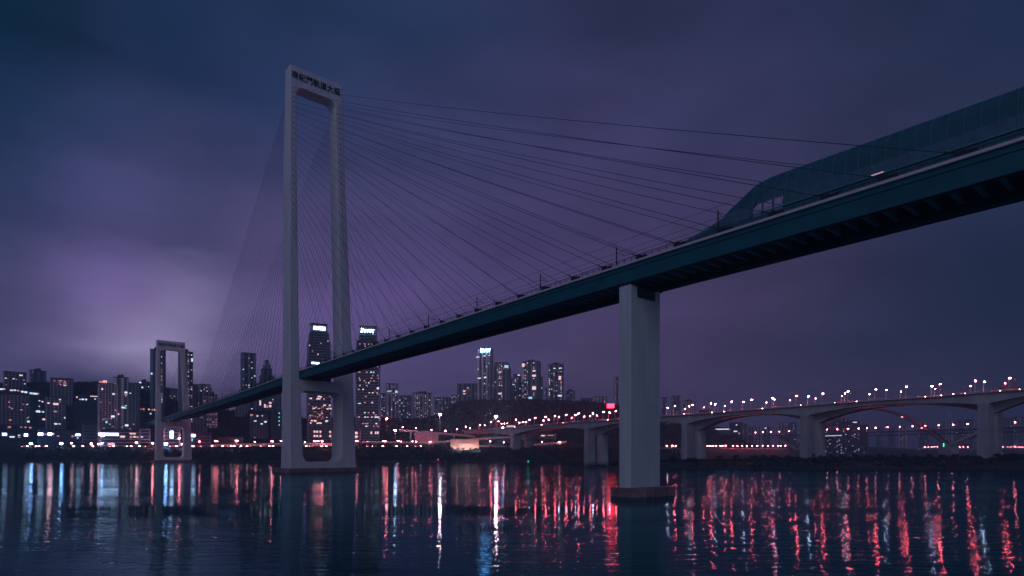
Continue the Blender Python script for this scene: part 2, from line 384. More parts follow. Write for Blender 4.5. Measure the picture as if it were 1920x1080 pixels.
# towers
def zmap(pr, zdk, ztop):
    return [(z if z <= 2 else (lerp(2, zdk, (z-2)/39.) if z <= 41 else lerp(zdk, ztop, (z-41)/(165-41.))), a, b, l) for z, a, b, l in pr]
NEAR = [(1.6, -4.4, 1.2, 11.4), (20, -4.25, .7, 10.2), (41, -4.1, -.1, 9.0), (84, -4.0, -.6, 8.4), (127, -3.9, -1.1, 7.9), (150, -3.6, -.9, 6.6), (165, -3.4, -.7, 6.0)]
FAR = [(1.6, 17.0, 23.6, 11.4), (20, 17.3, 23.2, 10.2), (41, 17.5, 22.6, 9.0), (84, 16.8, 21.0, 8.4), (127, 15.7, 19.2, 7.9), (150, 15.4, 18.7, 6.6), (165, 15.3, 18.5, 6.0)]
def tower(t0, zdk, ztop, label, ncab, dots):
    e = empty('tower', B(t0, 8, 0)-bridge.location); e.parent = bridge; e['label'] = label
    nr = zmap(NEAR, zdk, ztop); fr = zmap(FAR, zdk, ztop)
    pro = lambda pr, z, k: interp(z, [(q[0], q[k]) for q in pr])
    za = lambda i: ztop-9.0-(ztop-zdk)/124.*(1.87*i+.0245*i*i)*24/(ncab-1)
    for pr, side in ((nr, 0), (fr, 1)):
        mb = MB(); c = .35
        rings = []
        for z, a, b, l in pr:
            h = l/2
            rings.append([B(t0+x, v, z) for x, v in ((-h+c, a), (-h, a+c), (-h, b-c), (-h+c, b), (h-c, b), (h, b-c), (h, a+c), (h-c, a))])
        mb.loft(rings)
        for i in range(ncab):
            z = za(i); l = pro(pr, z, 3)/2; v = (pro(pr, z, 1)+pro(pr, z, 2))/2
            for sg in (-1, 1):
                x = t0+sg*l
                mb.box(x-.04, x+.04, v-.15, v+.15, z-.35, z+.15, 1, B)
        # climbing marks: construction joints as shallow collars
        for z in (zdk-6.5, zdk+9):
            l = pro(pr, z, 3)/2+.03; mb.box(t0-l, t0+l, pro(pr, z, 1)-.03, pro(pr, z, 2)+.03, z-.12, z+.12, 0, B)
        mb.build('leg', ['concrete', 'anchor'], e)
    def beam(z0, z1, up, dn, rad):   # horizontal beam with rounded haunches
        mb = MB(); ins = lambda z: (pro(nr, z, 2), pro(fr, z, 1))
        l = pro(nr, (z0+z1)/2, 3)/2-.04; a0, b0 = ins(z0); a1, b1 = ins(z1); poly = []
        ov = .6
        N_ = 7
        if dn:   # concave corners below
            poly.append((ins(z0-rad)[0]-ov, z0-rad)); poly.append((ins(z0-rad)[0]+.0, z0-rad))
            for k in range(1, N_+1):
                a = math.pi/2*k/N_; poly.append((a0+rad*(1-math.cos(a)), z0-rad+rad*math.sin(a)))
            for k in range(N_, 0, -1):
                a = math.pi/2*k/N_; poly.append((b0-rad*(1-math.cos(a)), z0-rad+rad*math.sin(a)))
            poly.append((ins(z0-rad)[1], z0-rad)); poly.append((ins(z0-rad)[1]+ov, z0-rad))
        else: poly += [(a0-ov, z0), (b0+ov, z0)]
        if up:
            poly.append((ins(z1+rad)[1]+ov, z1+rad)); poly.append((ins(z1+rad)[1], z1+rad))
            for k in range(1, N_+1):
                a = math.pi/2*k/N_; poly.append((b1-rad*(1-math.cos(a)), z1+rad-rad*math.sin(a)))
            for k in range(N_, 0, -1):
                a = math.pi/2*k/N_; poly.append((a1+rad*(1-math.cos(a)), z1+rad-rad*math.sin(a)))
            poly.append((ins(z1+rad)[0], z1+rad)); poly.append((ins(z1+rad)[0]-ov, z1+rad))
        else: poly += [(b1+ov, z1), (a1-ov, z1)]
        mb.prism([B(t0-l, v, z) for v, z in poly], B(t0+l, 0, 0)-B(t0-l, 0, 0))
        o = mb.build('crossbeam', 'concrete', e); return l
    lt = beam(ztop-7.9, ztop-.15, 0, 1, 2.6)
    beam(zdk-8.0, zdk-3.7, 0, 1, 2.6); beam(1.5, 4.2, 1, 0, 2.2)
    # bearings
    for v0_, v1_, l_, z1_ in ((.2, 1.0, 1.2, 3.42), (VF-.9, VF-.1, 1.2, 3.42), (VF+2.5, VF+4, 2, 1.5)):
        mb = MB(); mb.box(t0-l_, t0+l_, v0_, v1_, zdk-3.72, zdk-z1_, 0, B); mb.build('bearing', 'steel_dark', e)
    # lettering on the face towards the near shore
    cu = bpy.data.curves.new('lettering', 'FONT'); cu.body = '南紀門軌道大橋'; cu.size = 2.95*K; cu.extrude = .08; cu.offset = .045; cu.align_x = 'CENTER'; cu.align_y = 'CENTER'; cu.space_character = 1.02
    tmp = bpy.data.objects.new('tmp', cu); COL.objects.link(tmp); bpy.context.view_layer.update()
    me = bpy.data.meshes.new_from_object(tmp.evaluated_get(bpy.context.evaluated_depsgraph_get())); COL.objects.unlink(tmp); bpy.data.objects.remove(tmp)
    v0 = Vector((VX, VY, 0)); sh = .16
    R = Matrix(((VX, 0, -UX), (VY, 0, -UY), (0, 1, 0)))
    c = B(t0-3.22, 7.3, ztop-3.9)
    ok = False
    for vt in me.vertices:
        q = R @ Vector((vt.co.x*.98, vt.co.y*1.1, vt.co.z)); vt.co = q
    me.materials.clear(); me.materials.append(M['letters'])
    o = bpy.data.objects.new('lettering', me); COL.objects.link(o); o.parent = e; o.location = c-bridge.location-e.location
    # pile cap
    mb = MB(); poly = [(-9, -7), (9, -7), (10, -6), (10, 25.5), (9, 26.5), (-9, 26.5), (-10, 25.5), (-10, -6)]
    mb.prism([B(t0+a, b, -1) for a, b in poly], Vector((0, 0, 2.7*K)))
    for b in (-1, 5.5, 12, 18.5, 24): mb.box(t0-10.05, t0-9.9, b-.08, b+.08, -.5, 1.6, 1, B)
    mb.build('pile_cap', ['cofferdam', 'anchor'], e)
    mb = MB(); q = B(t0, pro(fr, ztop, 2)-.6, ztop+.4); mb.ball(q, .35, 0); mb.build('warning_light', 'win_white' if t0 else 'steel_dark', e)
    return za, lambda z: ((pro(nr, z, 1)+pro(nr, z, 2))/2, (pro(fr, z, 1)+pro(fr, z, 2))/2, pro(nr, z, 3)/2)
za1, fv1 = tower(0, zd(0), 164.7, 'taller pale concrete tower standing in mid river', 25, 1)
za2, fv2 = tower(358, zd(358), 108, 'shorter pale tower at the far left bank', 16, 1)
# stay cables
def stay(a, b, sag, r=.05):
    mb = MB(); n = 10
    mb.tube([a.lerp(b, k/n)-Vector((0, 0, 4*sag*(k/n)*(1-k/n))) for k in range(n+1)], r*K, 5)
    d = (b-a).normalized(); mb.tube([b-d*3.4, b], r*K*2.2, 6)
    return mb
ENDS = [-223.4, -215.6, -208.7, -201.5, -193.6, -185.5, -177.5, -169.4, -161.4, -152.6]
ENDS += [-152.6+8.05*(i+1) for i in range(15)]
for side in (0, 1):
    ve = (.6, 12.9)[side]
    for sg in (-1, 1):
        for i in range(25):
            z = za1(i); f = fv1(z); te = ENDS[i] if sg < 0 else -ENDS[i]*.968
            a = B(sg*f[2], f[side], z); b = B(te, ve, zd(te)+.3)
            stay(a, b, 1.6*(abs(te)/223)**2*K*.8).build('stay_cable', 'cable', bridge)
mb = MB()
for side in (0, 1):
    ve = (.6, 12.9)[side]
    for sg in (-1, 1):
        for i in range(16):
            z = za2(i); f = fv2(z); te = 358+sg*(124-7.4*i)
            q = stay(B(358+sg*f[2], f[side], z), B(te, ve, zd(te)+.3), .5); mb.add(q.v, q.f)
tag(mb.build('stay_cable', 'cable', bridge), kind='stuff')
# anchorages on the deck edge
for side in (0, 1):
    ve = (.6, 12.9)[side]
    for te in ENDS+[-x*.968 for x in ENDS]:
        z = zd(te); mb = MB(); mb.box(te-.9, te+.5, ve-.3, ve+.3, z, z+.7, 0, B); mb.box(te+.2, te+1.2, ve-.2, ve+.5, z+.25, z+.95, 0, B)
        mb.build('anchorage', 'steel_dark', bridge)
# approach pier
e = empty('pier', B(-173.9, 4.7, 0)-bridge.location); e.parent = bridge; e['label'] = 'tall pale wall pier in the foreground carrying the girder'
T0, T1 = -175.25, -172.55
mb = MB(); c = .14
sec = lambda v0, v1, z: [B(T0+c, v0, z), B(T0, v0+c, z), B(T0, v1-c, z), B(T0+c, v1, z), B(T1-c, v1, z), B(T1, v1-c, z), B(T1, v0+c, z), B(T1-c, v0, z)]
mb.loft([sec(.3, 8.75, 1.5), sec(.3, 8.75, 35.6)])
mb.loft([sec(.3, 2.35, 35.6), sec(.3, 2.2, 37.6)]); mb.loft([sec(7.75, 8.75, 35.6), sec(7.9, 8.75, 37.6)])
mb.build('shaft', 'concrete_pier', e)
for q in ((T0-.1, T1+.1, .35, 2.1, 37.62, 37.98), (T0-.1, T1+.1, 8.0, 9.3, 37.62, 37.98), (T0+.3, T1-.3, 2.5, 7.6, 35.62, 37.3)):
    mb = MB(); mb.box(*q, 0, B); mb.build('bearing', 'steel_dark', e)
mb = MB(); poly = [(-178.0, 1.2), (-176.5, -.9), (-171.6, -.9), (-170.3, 1.0), (-170.3, 9.4), (-171.6, 11), (-176.5, 11), (-178.0, 9.2)]
mb.prism([B(a, b, -.6) for a, b in poly], Vector((0, 0, 2.2*K)))
for a, b in ((-178.03, 3.8), (-178.03, 7.0)): mb.box(a-.01, a+.1, b-.05, b+.05, 0, 1.6, 1, B)
mb.build('pile_cap', ['cofferdam', 'anchor'], e)
# sound barrier tunnel over the track
PROF = [(-183.6, .3), (-184.2, 2.4), (-187.5, 3.2), (-191, 4.2), (-193, 5.1), (-195, 7.0), (-196.6, 8.2), (-199, 8.5), (-230, 8.0), (-320, 8.0)]
def bar_sec(t, hh):
    if hh > 5:
        lo_ = [(2.3, 0), (2.3, 1.7), (2.4, 3.6)]; arc = [(7.2-4.8*math.cos(a), 3.6+(hh-3.6)*math.sin(a)**.75) for a in [math.pi*k/12 for k in range(1, 12)]]
        return lo_+arc+[(14.4-v, y) for v, y in reversed(lo_)]
    return [(2.3+(9.8*k/16), hh*min(1, (1-abs(2*k/16-1)**6))) for k in range(17)]
inv = lambda t: interp(-t, [(-a, b) for a, b in PROF])
mb = MB(); ts = [-183.6, -184.2, -187.5, -191, -193, -195, -196.6, -196.9, -198.3, -198.5, -199.9, -200.1, -201.5]+[-202-3*i for i in range(33)]
def hprof(t): return interp(-t, sorted([(-a, b) for a, b in PROF]))
rows = []
for t in ts:
    hh = hprof(t); rows.append([B(t, v, zd(t)+y+.02) for v, y in bar_sec(t, max(hh, 5.01) if hh > 5 else hh)])
n = len(rows[0])
for r in rows: mb.v += [tuple(q) for q in r]
for k in range(len(rows)-1):
    for i in range(n-1):
        if i in (1, n-3) and (ts[k], ts[k+1]) in ((-196.9, -198.3), (-198.5, -199.9), (-200.1, -201.5)): continue       # open bays near the mouth
        if i >= n//2+1 and ts[k] > -203: continue      # the far side only starts further along
        mb.f.append((k*n+i, k*n+i+1, (k+1)*n+i+1, (k+1)*n+i)); mb.mi.append(0)
for q_ in range(len(mb.f)):
    if mb.f[q_][0] % n == 1: mb.mi[q_] = 1
bo = mb.build('sound_barrier', ['mesh_barrier', 'barrier_glass'], bridge); sm = bo.modifiers.new('t', 'SOLIDIFY'); sm.thickness = .12
for t in [-197-1.6*i for i in range(60)]:
    mb = MB(); hh = hprof(t); mb.tube([B(t, v+(-.03 if v < 7.2 else .03), zd(t)+y+.01) for v, y in bar_sec(t, hh)], .05*K, 4); mb.build('barrier_rib', 'barrier_rib', bo)
mb = MB(); strip(mb, [-197, -230, -300], [(2.1, 1.9), (2.22, 1.9), (2.22, 2.15), (2.1, 2.15)]); mb.build('barrier_rail', 'barrier_rib', bo)
# service lights on the deck (small light near the right cable)
mb = MB(); mb.box(-214.6, -213.2, 1.7, 1.8, zd(-214)+1.9, zd(-214)+2.0, 0, B); mb.build('deck_light', 'win_dim', bridge)

# ------------------------------------------------------------------ road bridge with box girders
RU = Vector((-.796, .606, 0)); RV = Vector((.827, .562, 0))
def rline(r): Y = 1018.6/(r+1.3138); return Vector((r*Y, Y, 0))
TOPS = [(870, 808.5), (952, 802.8), (1008, 797.8), (1091, 790.4), (1161, 786.6), (1240, 780.4), (1333, 774.4), (1402, 768.9), (1488, 762.4), (1560, 756.8), (1654, 750.2), (1747, 744.0), (1822, 737.5), (1920, 730.5), (2150, 716)]
PPX = [822, 960, 1099, 1283, 1507, 1843, 2190]
def ppt(px):
    p = rline((px-960)/F); p.z = CH+(HY-interp(px, TOPS))/F*p.y; return p
def depth_at(px, deep=6.2):
    p = ppt(px)
    for a, b in zip(PPX, PPX[1:]):
        if a <= px <= b:
            pa, pb = ppt(a), ppt(b); u = (p-pa).length/(pb-pa).length; return 4.0+deep*(2*u-1)**2*abs(2*u-1)**.3
    return 6
def road_bridge(off, label):
    e = empty('road_bridge', ppt(1507)+RV*off, label=label, cat='bridge', group='twin concrete box girder road bridges')
    pxs = [870+i*10 for i in range(129)]
    e.location.z = 0
    mb = MB(); mb.loft([[p+RV*(off-3), p+RV*(off+14.4), p+RV*(off+14.4)-Vector((0, 0, .9)), p+RV*(off-3)-Vector((0, 0, .7))] for p in map(ppt, pxs)])
    mb.build('deck', 'concrete_old', e)
    mb = MB()
    mb.loft([[p+RV*off-Vector((0, 0, .9)), p+RV*(off+11.4)-Vector((0, 0, .95)), p+RV*(off+10.8)-Vector((0, 0, depth_at(px, 13 if off else 6.2))), p+RV*(off+.6)-Vector((0, 0, depth_at(px, 13 if off else 6.2)))] for p, px in ((ppt(x), x) for x in pxs)])
    mb.build('girder', 'concrete_old', e)
    for v in (-2.8, 14.0):
        mb = MB()
        for dz in (.5, 1.0): mb.tube([p+RV*(off+v)+Vector((0, 0, dz)) for p in map(ppt, pxs)], .09, 4)
        for x in range(875, 2150, 4): q = ppt(x)+RV*(off+v); mb.tube([q, q+Vector((0, 0, 1))], .08, 4)
        mb.build('railing', 'steel_edge', e)
    for px in PPX[1:-1]:
        p = ppt(px); zb = max(-2, ground(p.x, p.y)-1.5); d = depth_at(px, 13 if off else 6.2)
        w = Vector((-.562, .827, 0)); a = p+RV*off; mb = MB(); hw = 3.8
        def sec(z, k, x0=0, x1=11.4): return [Vector((q.x, q.y, z)) for q in (a+RV*x0-w*hw*k, a+RV*x1-w*hw*k, a+RV*x1+w*hw*k, a+RV*x0+w*hw*k)]
        zt = p.z-d+.6
        mb.loft([sec(zb, 1.08, -.3, 11.7), sec(zt-10, .95), sec(zt-2.0, .95), sec(zt, 1.05, -.2, 11.6)])
        mb.build('pier', 'concrete_old', e)
    return e
road_bridge(0, 'nearer of the two parallel concrete road bridges on slab piers, pink lamps along it')
road_bridge(21, 'farther parallel concrete road bridge seen beneath the deck of the nearer one')

# ------------------------------------------------------------------ street lamps
def lamp_proto(name, head_mat, hgt, r, arm=1.6, twin=False, pole='lamp_pole'):
    e = empty(name, (0, 0, 0), label=name, cat='street lamp')
    mb = MB(); mb.tube([(0, 0, -.3), (0, 0, hgt*.9)], .24, 6, r1=.17); mb.box(-.3, .3, -.3, .3, -.3, .35)
    for sg in ((-1, 1) if twin else (1,)):
        mb.tube([(0, 0, hgt*.88), (sg*arm*.5, 0, hgt*.98), (sg*arm, 0, hgt)], .08, 5)
        mb.box(sg*arm-r*.9, sg*arm+r*.9, -.3, .3, hgt+r*.55, hgt+r*.75)
    local(mb, 'pole', pole, e)
    for sg in ((-1, 1) if twin else (1,)):
        h = MB(); h.ball((sg*arm, 0, hgt), r, 0, .62); local(h, 'lamp_head', head_mat, e)
    return Proto(e)
LP = {'p': lamp_proto('street_lamp', 'lamp_pink', 9.5, .42), 'P': lamp_proto('street_lamp', 'lamp_pink', 10, .66), 'R': lamp_proto('street_lamp', 'lamp_red', 9.8, .75), 'w': lamp_proto('street_lamp', 'lamp_white', 10.2, .5)}
LAMPS = '1577p 1583w 1589P 1629p 1640P 1661w 1688p 1698P 1746w 1752p 1762P 1819p 1828P 1844w 1883p 1892P 1250w 1263P 1283p 1290w 1296P 1318p 1331P 1339w 1357p 1370P 1392w 1407P 1435p 1447P 1450w 1480p 1492P 1514w 1528p 1541P 1153P 1141w 1130P 1117p 1110w 1105p 1093p 1083P 1077w 1070p 1060P 1046w 1039R 1027p 1021P 1017p 1002P 991w 984p 979p 972p 966P 950p 944p 939p 933P 919P 907p 899p 893p'.split()
LL = {'p': ('small pink street lamp along the farther carriageway of the twin road bridge', 'small pink lamps on the farther road bridge', 33.0),
      'P': ('large pink street lamp on the near edge of the nearer road bridge', 'large pink lamps on the near edge of the road bridge', -2.4),
      'R': ('deepest red street lamp over the haunch beside the second bridge pier', None, -2.4),
      'w': ('cool white street lamp between the two carriageways of the road bridge', 'white lamps between the carriageways', 13.4)}
for s_ in LAMPS:
    px, k = int(s_[:-1]), s_[-1]; lb, gp, off = LL[k]
    # the ray through px meets the line offset by off
    lo, hi = 860, 2150
    for _ in range(40):
        mid = (lo+hi)/2; q = ppt(mid)+RV*off
        if 960+q.x/q.y*F < px: lo = mid
        else: hi = mid
    q = ppt(lo)+RV*off
    LP[k].place(q, math.radians(rg.uniform(25, 45)), 1, lb, gp)
# promenade lamps
LQ = {'a': lamp_proto('promenade_lamp', 'lamp_warm', 8.5, .55, 1.0, True), 'b': lamp_proto('promenade_lamp', 'lamp_warm', 7.5, .62, .8)}
for i, (px, Y, tw) in enumerate([(373, 790, 0), (404, 782, 1), (409, 800, 1), (443, 782, 0), (444, 800, 1), (477, 800, 0), (508, 782, 0), (510, 800, 1), (526, 782, 0), (571, 800, 0), (590, 790, 1), (596, 800, 1), (625, 790, 1),
                                 (628, 800, 0), (669, 782, 1), (688, 800, 0), (719, 790, 1), (722, 800, 0), (747, 790, 1), (751, 800, 0), (772, 790, 0), (779, 800, 0), (806, 800, 0), (805, 782, 0), (833, 800, 0), (859, 800, 0), (868, 782, 0),
                                 (895, 790, 0), (918, 790, 0), (944, 790, 0), (985, 800, 0), (1015, 800, 0), (1048, 800, 0)]):
    X = (px-960)/F*Y
    LQ['a' if tw else 'b'].place((X, Y, ground(X, Y)), rg.uniform(-.3, .3), rg.uniform(.9, 1.1),
        ('twin headed' if tw else 'single headed')+' warm pink lamp on the riverside promenade', ('twin' if tw else 'single')+' lamps along the riverside promenade')
for i, (px, Y, z) in enumerate([(754, 835, 41), (779, 835, 39), (808, 835, 37), (834, 835, 35), (856, 840, 38), (872, 848, 42), (880, 850, 40)]):
    LQ['b'].place(((px-960)/F*Y, Y, z), 0, 1, 'warm lamp on a tall pole standing on the elevated road', 'lamps along the elevated road')
lf = lamp_proto('far_lamp', 'lamp_warm', 9, .95, .8)
FARL = [1320, 1326, 1331, 1336, 1342, 1350, 1354, 1360, 1374, 1382, 1391, 1400, 1410, 1419, 1429, 1439, 1449, 1458, 1463, 1472]
for px in FARL+[1126, 1134, 1146, 1243, 1250, 1260, 1266]:
    Y = interp(px, [(1120, 1010), (1270, 1120), (1480, 1500)]); X = (px-960)/F*Y
    z = CH+(HY-836)/F*Y-9
    lf.place((X, Y, z), 0, 1, 'tiny warm lamp in the dense row along the far right bank under the bridge', 'lamp row along the far right bank')
for px in (1734, 1740, 1746, 1752, 1758, 1777, 1791, 1799, 1806, 1814, 1880, 1889, 1896, 1903, 1911, 1733, 1917):
    Y = 1900; lf.place(((px-960)/F*Y, Y, CH+(HY-837)/F*Y-9), 0, .8, 'tiny warm lamp low on the far shore beyond the red arch', 'far shore lamps beyond the arch')
# three floodlights
for nm, m_, px, py, Y, hg, r, lb in (('floodlight_mast', 'lamp_flood', 825, 777, 842, 16, 1.7, 'brilliant white floodlight on a mast behind the elevated road'),
                                     ('floodlight_mast', 'lamp_flood', 930, 781, 850, 20, 2.0, 'brilliant white floodlight on a mast at the left end of the road bridge'),
                                     ('floodlight_mast', 'lamp_flood_blue', 741, 807, 812, 12, 1.5, 'bluish white floodlight beside the left end of the elevated road'),
                                     ('floodlight_mast', 'lamp_warm', 725, 785, 900, 10, 1.6, 'pink floodlight beside the tall office tower on the wooded slope'),
                                     ('floodlight_mast', 'head_blue', 943, 802, 745, 12, 1.0, 'small cool lamp under the left end of the road bridge')):
    p = P(px, py, Y); e = empty(nm, (p.x, p.y, p.z-hg), label=lb, cat='floodlight'); mb = MB(); mb.tube([(0, 0, -8), (0, 0, hg-.4)], .3, 6, r1=.2); mb.box(-1.2, 1.2, -.2, .2, hg-.4, hg-.2); local(mb, 'mast', 'lamp_pole', e)
    h = MB(); h.ball((0, 0, hg), r, 0, .8); local(h, 'lamp_head', m_, e)

# ------------------------------------------------------------------ buildings
WIN = {}
def win_mesh(k):
    if k not in WIN:
        me = bpy.data.meshes.new('window'); me.from_pydata([(-.5, 0, -.5), (.5, 0, -.5), (.5, 0, .5), (-.5, 0, .5), (-.5, .12, -.5), (.5, .12, -.5), (.5, .12, .5), (-.5, .12, .5)], [], [(0, 1, 2, 3), (7, 6, 5, 4), (0, 4, 5, 1), (1, 5, 6, 2), (2, 6, 7, 3), (3, 7, 4, 0)]); me.materials.append(M[k]); WIN[k] = me
    return WIN[k]
def add_win(e, x, y, z, w, h, k, rz=0):
    o = bpy.data.objects.new('window', win_mesh(k)); COL.objects.link(o); o.parent = e; o.location = (x, y, z); o.scale = (w*.9, 1, h*.9); o.rotation_euler = (0, 0, rz)
def bldg(name, cat, label, x0, x1, yt, Y, yb=None, yaw=12, dr=.7, style='apt', wall='wall_a', fh=3.3, bay=4.2, dens=.06, pal=('win_warm', 'win_white', 'win_pink', 'win_dim'),
         lits=(), cols=None, steps=None, roofm='roof', crown=True, lo=0, group=None, cap=70, trim=.45, seed=None):
    rgb = random.Random(seed if seed is not None else int(x0*7+yt))
    pc = (x0+x1)/2; r = (pc-960)/F; th = math.atan(r); W = (x1-x0)*Y*math.cos(th)/F
    a = math.radians(yaw); w = W/(math.cos(a)+dr*abs(math.sin(a))); d = w*dr
    X = r*Y; zt = CH+(HY-yt)/F*Y
    zb = (CH+(HY-yb)/F*Y) if yb else ground(X, Y)-6
    zb = min(zb, ground(X, Y)-2) if yb else zb
    H = zt-zb; rz = -th+a
    e = empty(name, (X, Y, zb), rz, label=label, cat=cat, group=group)
    # centre the silhouette: shift so the middle of the rotated footprint sits on the ray
    cx, cy = 0, 0
    mb = MB(); nf = max(1, int(H/fh)); nb = max(1, round(w/bay)); ns = max(1, round(d/bay)); bw = w/nb; sw = d/ns
    secs = steps or [(0, 1, 1.0)]      # (z fraction from, to, width fraction)
    tm = 1
    for z0f, z1f, wf in secs:
        z0, z1 = z0f*H, z1f*H; hw, hd = w*wf/2, d*wf/2
        mb.box(-hw+trim, hw-trim, -hd+trim, hd-trim, z0, z1, 0)
        k0 = int(math.ceil(z0/fh)); k1 = int(z1/fh)
        th_ = {'apt': .75, 'office': .9, 'plain': .5}[style]
        for k in range(k0, k1+1):
            if k*fh-th_ < z0: continue
            mb.box(-hw+.1, hw-.1, -hd+.1, hd-.1, k*fh-th_, min(k*fh, z1), 1)
        if style == 'apt':
            for i in range(nb+1):
                x = -hw+i*(2*hw)/nb; q = .55
                mb.box(max(-hw, x-q), min(hw, x+q), -hd, -hd+trim+.1, z0, z1+.01, 1)
                if i in (0, nb): mb.box(max(-hw, x-q), min(hw, x+q), hd-trim-.1, hd, z0, z1+.01, 1)
            for i in range(1, ns):
                y = -hd+i*(2*hd)/ns
                mb.box(-hw, -hw+trim+.1, y-.5, y+.5, z0, z1, 1); mb.box(hw-trim-.1, hw, y-.5, y+.5, z0, z1, 1)
        elif style == 'plain':
            for i in range(nb):
                if i % 2: continue
                x = -hw+(i+.5)*(2*hw)/nb; mb.box(x-bw*.42, x+bw*.42, -hd-.15, -hd+trim+.1, z0, z1, 1)
            mb.box(hw-1, hw+.05, -hd, hd, z0, z1, 1); mb.box(-hw-.05, -hw+1, -hd, hd, z0, z1, 1)
        else:
            for x in (-hw, hw-1): mb.box(x, x+1, -hd, -hd+1, z0, z1, 1)
    local(mb, 'wall', ['core', wall], e)
    wf = secs[-1][2]; mb = MB(); hw, hd = w*wf/2, d*wf/2
    mb.box(-hw-.3, hw+.3, -hd-.3, hd+.3, H, H+1.1)
    if crown:
        mb.box(-hw*.45, hw*.35, -hd*.5, hd*.5, H+1.1, H+4.2); mb.box(hw*.1, hw*.3, -hd*.2, hd*.2, H+4.2, H+5.6)
        mb.tube([(-hw*.2, 0, H+4), (-hw*.2, 0, H+8)], .12, 4)
    local(mb, 'roof', roofm, e)
    n = 0; hw, hd = w/2, d/2
    def width_at(z):
        for z0f, z1f, q in secs:
            if z0f*H <= z <= z1f*H: return q
        return 1
    cells = [(i, k) for k in range(lo, nf) for i in range(nb)]
    rgb.shuffle(cells)
    want = min(cap+20, int(len(cells)*dens*1.45))
    if cols:   # favoured vertical columns of lit rooms
        cells.sort(key=lambda c: (0 if min(abs((c[0]+.5)/nb-q) for q in cols) < .6/nb and rgb.random() < .55 else 1))
    for i, k in cells[:want]:
        z = (k+.5)*fh-.3
        q = width_at(z); x = (-hw+(i+.5)*bw)*q
        add_win(e, x, (-hd*q-.3) if style == 'plain' else (-hd*q+trim-.18), z, min(bw*.5, 2.6)*rgb.uniform(.45, 1.25), fh*rgb.uniform(.3, .5), rgb.choice(pal+('win_dim',))); n += 1
    side = 1 if a > 0 else -1            # the side face that the camera sees
    if abs(yaw) > 6:
        for _ in range(min(20, int(ns*nf*dens*.8))):
            k = rgb.randrange(lo, nf); j = rgb.randrange(ns); z = (k+.5)*fh-.3; q = width_at(z)
            add_win(e, -side*(hw*q-trim+.18), (-hd+(j+.5)*sw)*q, z, min(sw*.5, 2.4), fh*.48, rgb.choice(pal), -side*math.pi/2); n += 1
    for px, py, wp, hp, k in lits:
        z = CH+(HY-py)/F*Y-zb; x = (px-pc)*Y*math.cos(th)/F/max(.5, math.cos(a)); q = width_at(z)
        x = max(-hw*q+1, min(hw*q-1, x))
        add_win(e, x, -hd*q-.25, z, wp*Y/F, hp*Y/F, k)
    e.location = e.location
    return e, w, d, H
COOL = ('win_white', 'win_blue', 'win_white', 'win_dim'); WARM = ('win_warm', 'win_pink', 'win_warm', 'win_dim', 'win_white')
MIX = ('win_warm', 'win_white', 'win_pink', 'win_dim', 'win_blue'); DIM = ('win_dim', 'win_pink', 'win_dim', 'win_blue', 'win_white')
bldg('apartment_building', 'building', 'low reddish terrace on the hilltop at the far left with one bright window', 6, 50, 699, 905, 724, 8, .4, 'apt', 'wall_a', lits=[(38, 703.5, 5, 2.5, 'win_white'), (10, 711, 3, 2, 'win_warm'), (44, 712, 2, 2, 'win_pink'), (30, 712, 2, 1.5, 'win_dim')], dens=.05, crown=False, roofm='roof_red')
bldg('apartment_tower', 'building', 'hazy blue tower pair behind the hilltop terrace at the far left', 55, 87, 696, 1080, None, 10, .6, 'plain', 'wall_b', dens=.07, pal=DIM)
bldg('low_house', 'building', 'flat roofed hilltop house with two rows of pink lit windows', 94, 138, 711, 905, 728, -8, .5, 'apt', 'wall_a', crown=False, roofm='roof_red', dens=.0,
     lits=[(104, 715.5, 2, 2, 'win_pink'), (115, 715, 6, 2, 'win_pink'), (123, 716, 4, 2, 'win_pink'), (113, 719, 3, 1.5, 'win_dim'), (123, 719, 6, 1.5, 'win_pink'), (115, 722, 3, 2, 'win_pink'), (123, 723, 5, 2, 'win_warm')])
bldg('apartment_block', 'building', 'wide slab apartment block with a dim grid facade at the left edge below the hilltop', 2, 55, 741, 835, 806, 6, .4, 'apt', 'wall_a', dens=.03, pal=DIM, crown=False, lits=[(16, 755, 3, 2, 'win_pink'), (39, 768.5, 5, 1.5, 'win_pink'), (18, 788, 4, 2.5, 'win_orange'), (56, 790, 4, 3.5, 'win_white'), (17, 764, 3, 1.5, 'win_pink'), (52, 782, 2, 2, 'win_dim')])
bldg('apartment_block', 'building', 'dark narrow block between the two dim grid facades on the left', 56, 84, 744, 845, 806, 6, .4, 'plain', 'wall_d', dens=.05, pal=COOL, crown=False, lits=[(71, 771.5, 7, 4, 'win_white'), (80, 772, 4, 3, 'win_blue'), (79, 753, 3, 2.5, 'win_warm'), (82, 786, 5, 3.5, 'win_warm'), (73, 762, 2, 2, 'win_blue')])
bldg('apartment_block', 'building', 'squat block with a pale grid facade and a wide pink lit window near its top', 85, 123, 745, 835, 806, 10, .5, 'apt', 'wall_a', dens=.02, pal=DIM, crown=False, lits=[(89.5, 757, 3.5, 3, 'win_warm'), (103, 758, 9, 4, 'win_warm'), (102, 772, 5, 3, 'win_dim'), (103, 795, 5, 3, 'win_white'), (110, 795, 4, 2, 'win_blue'), (122.5, 783, 2, 3, 'win_white')])
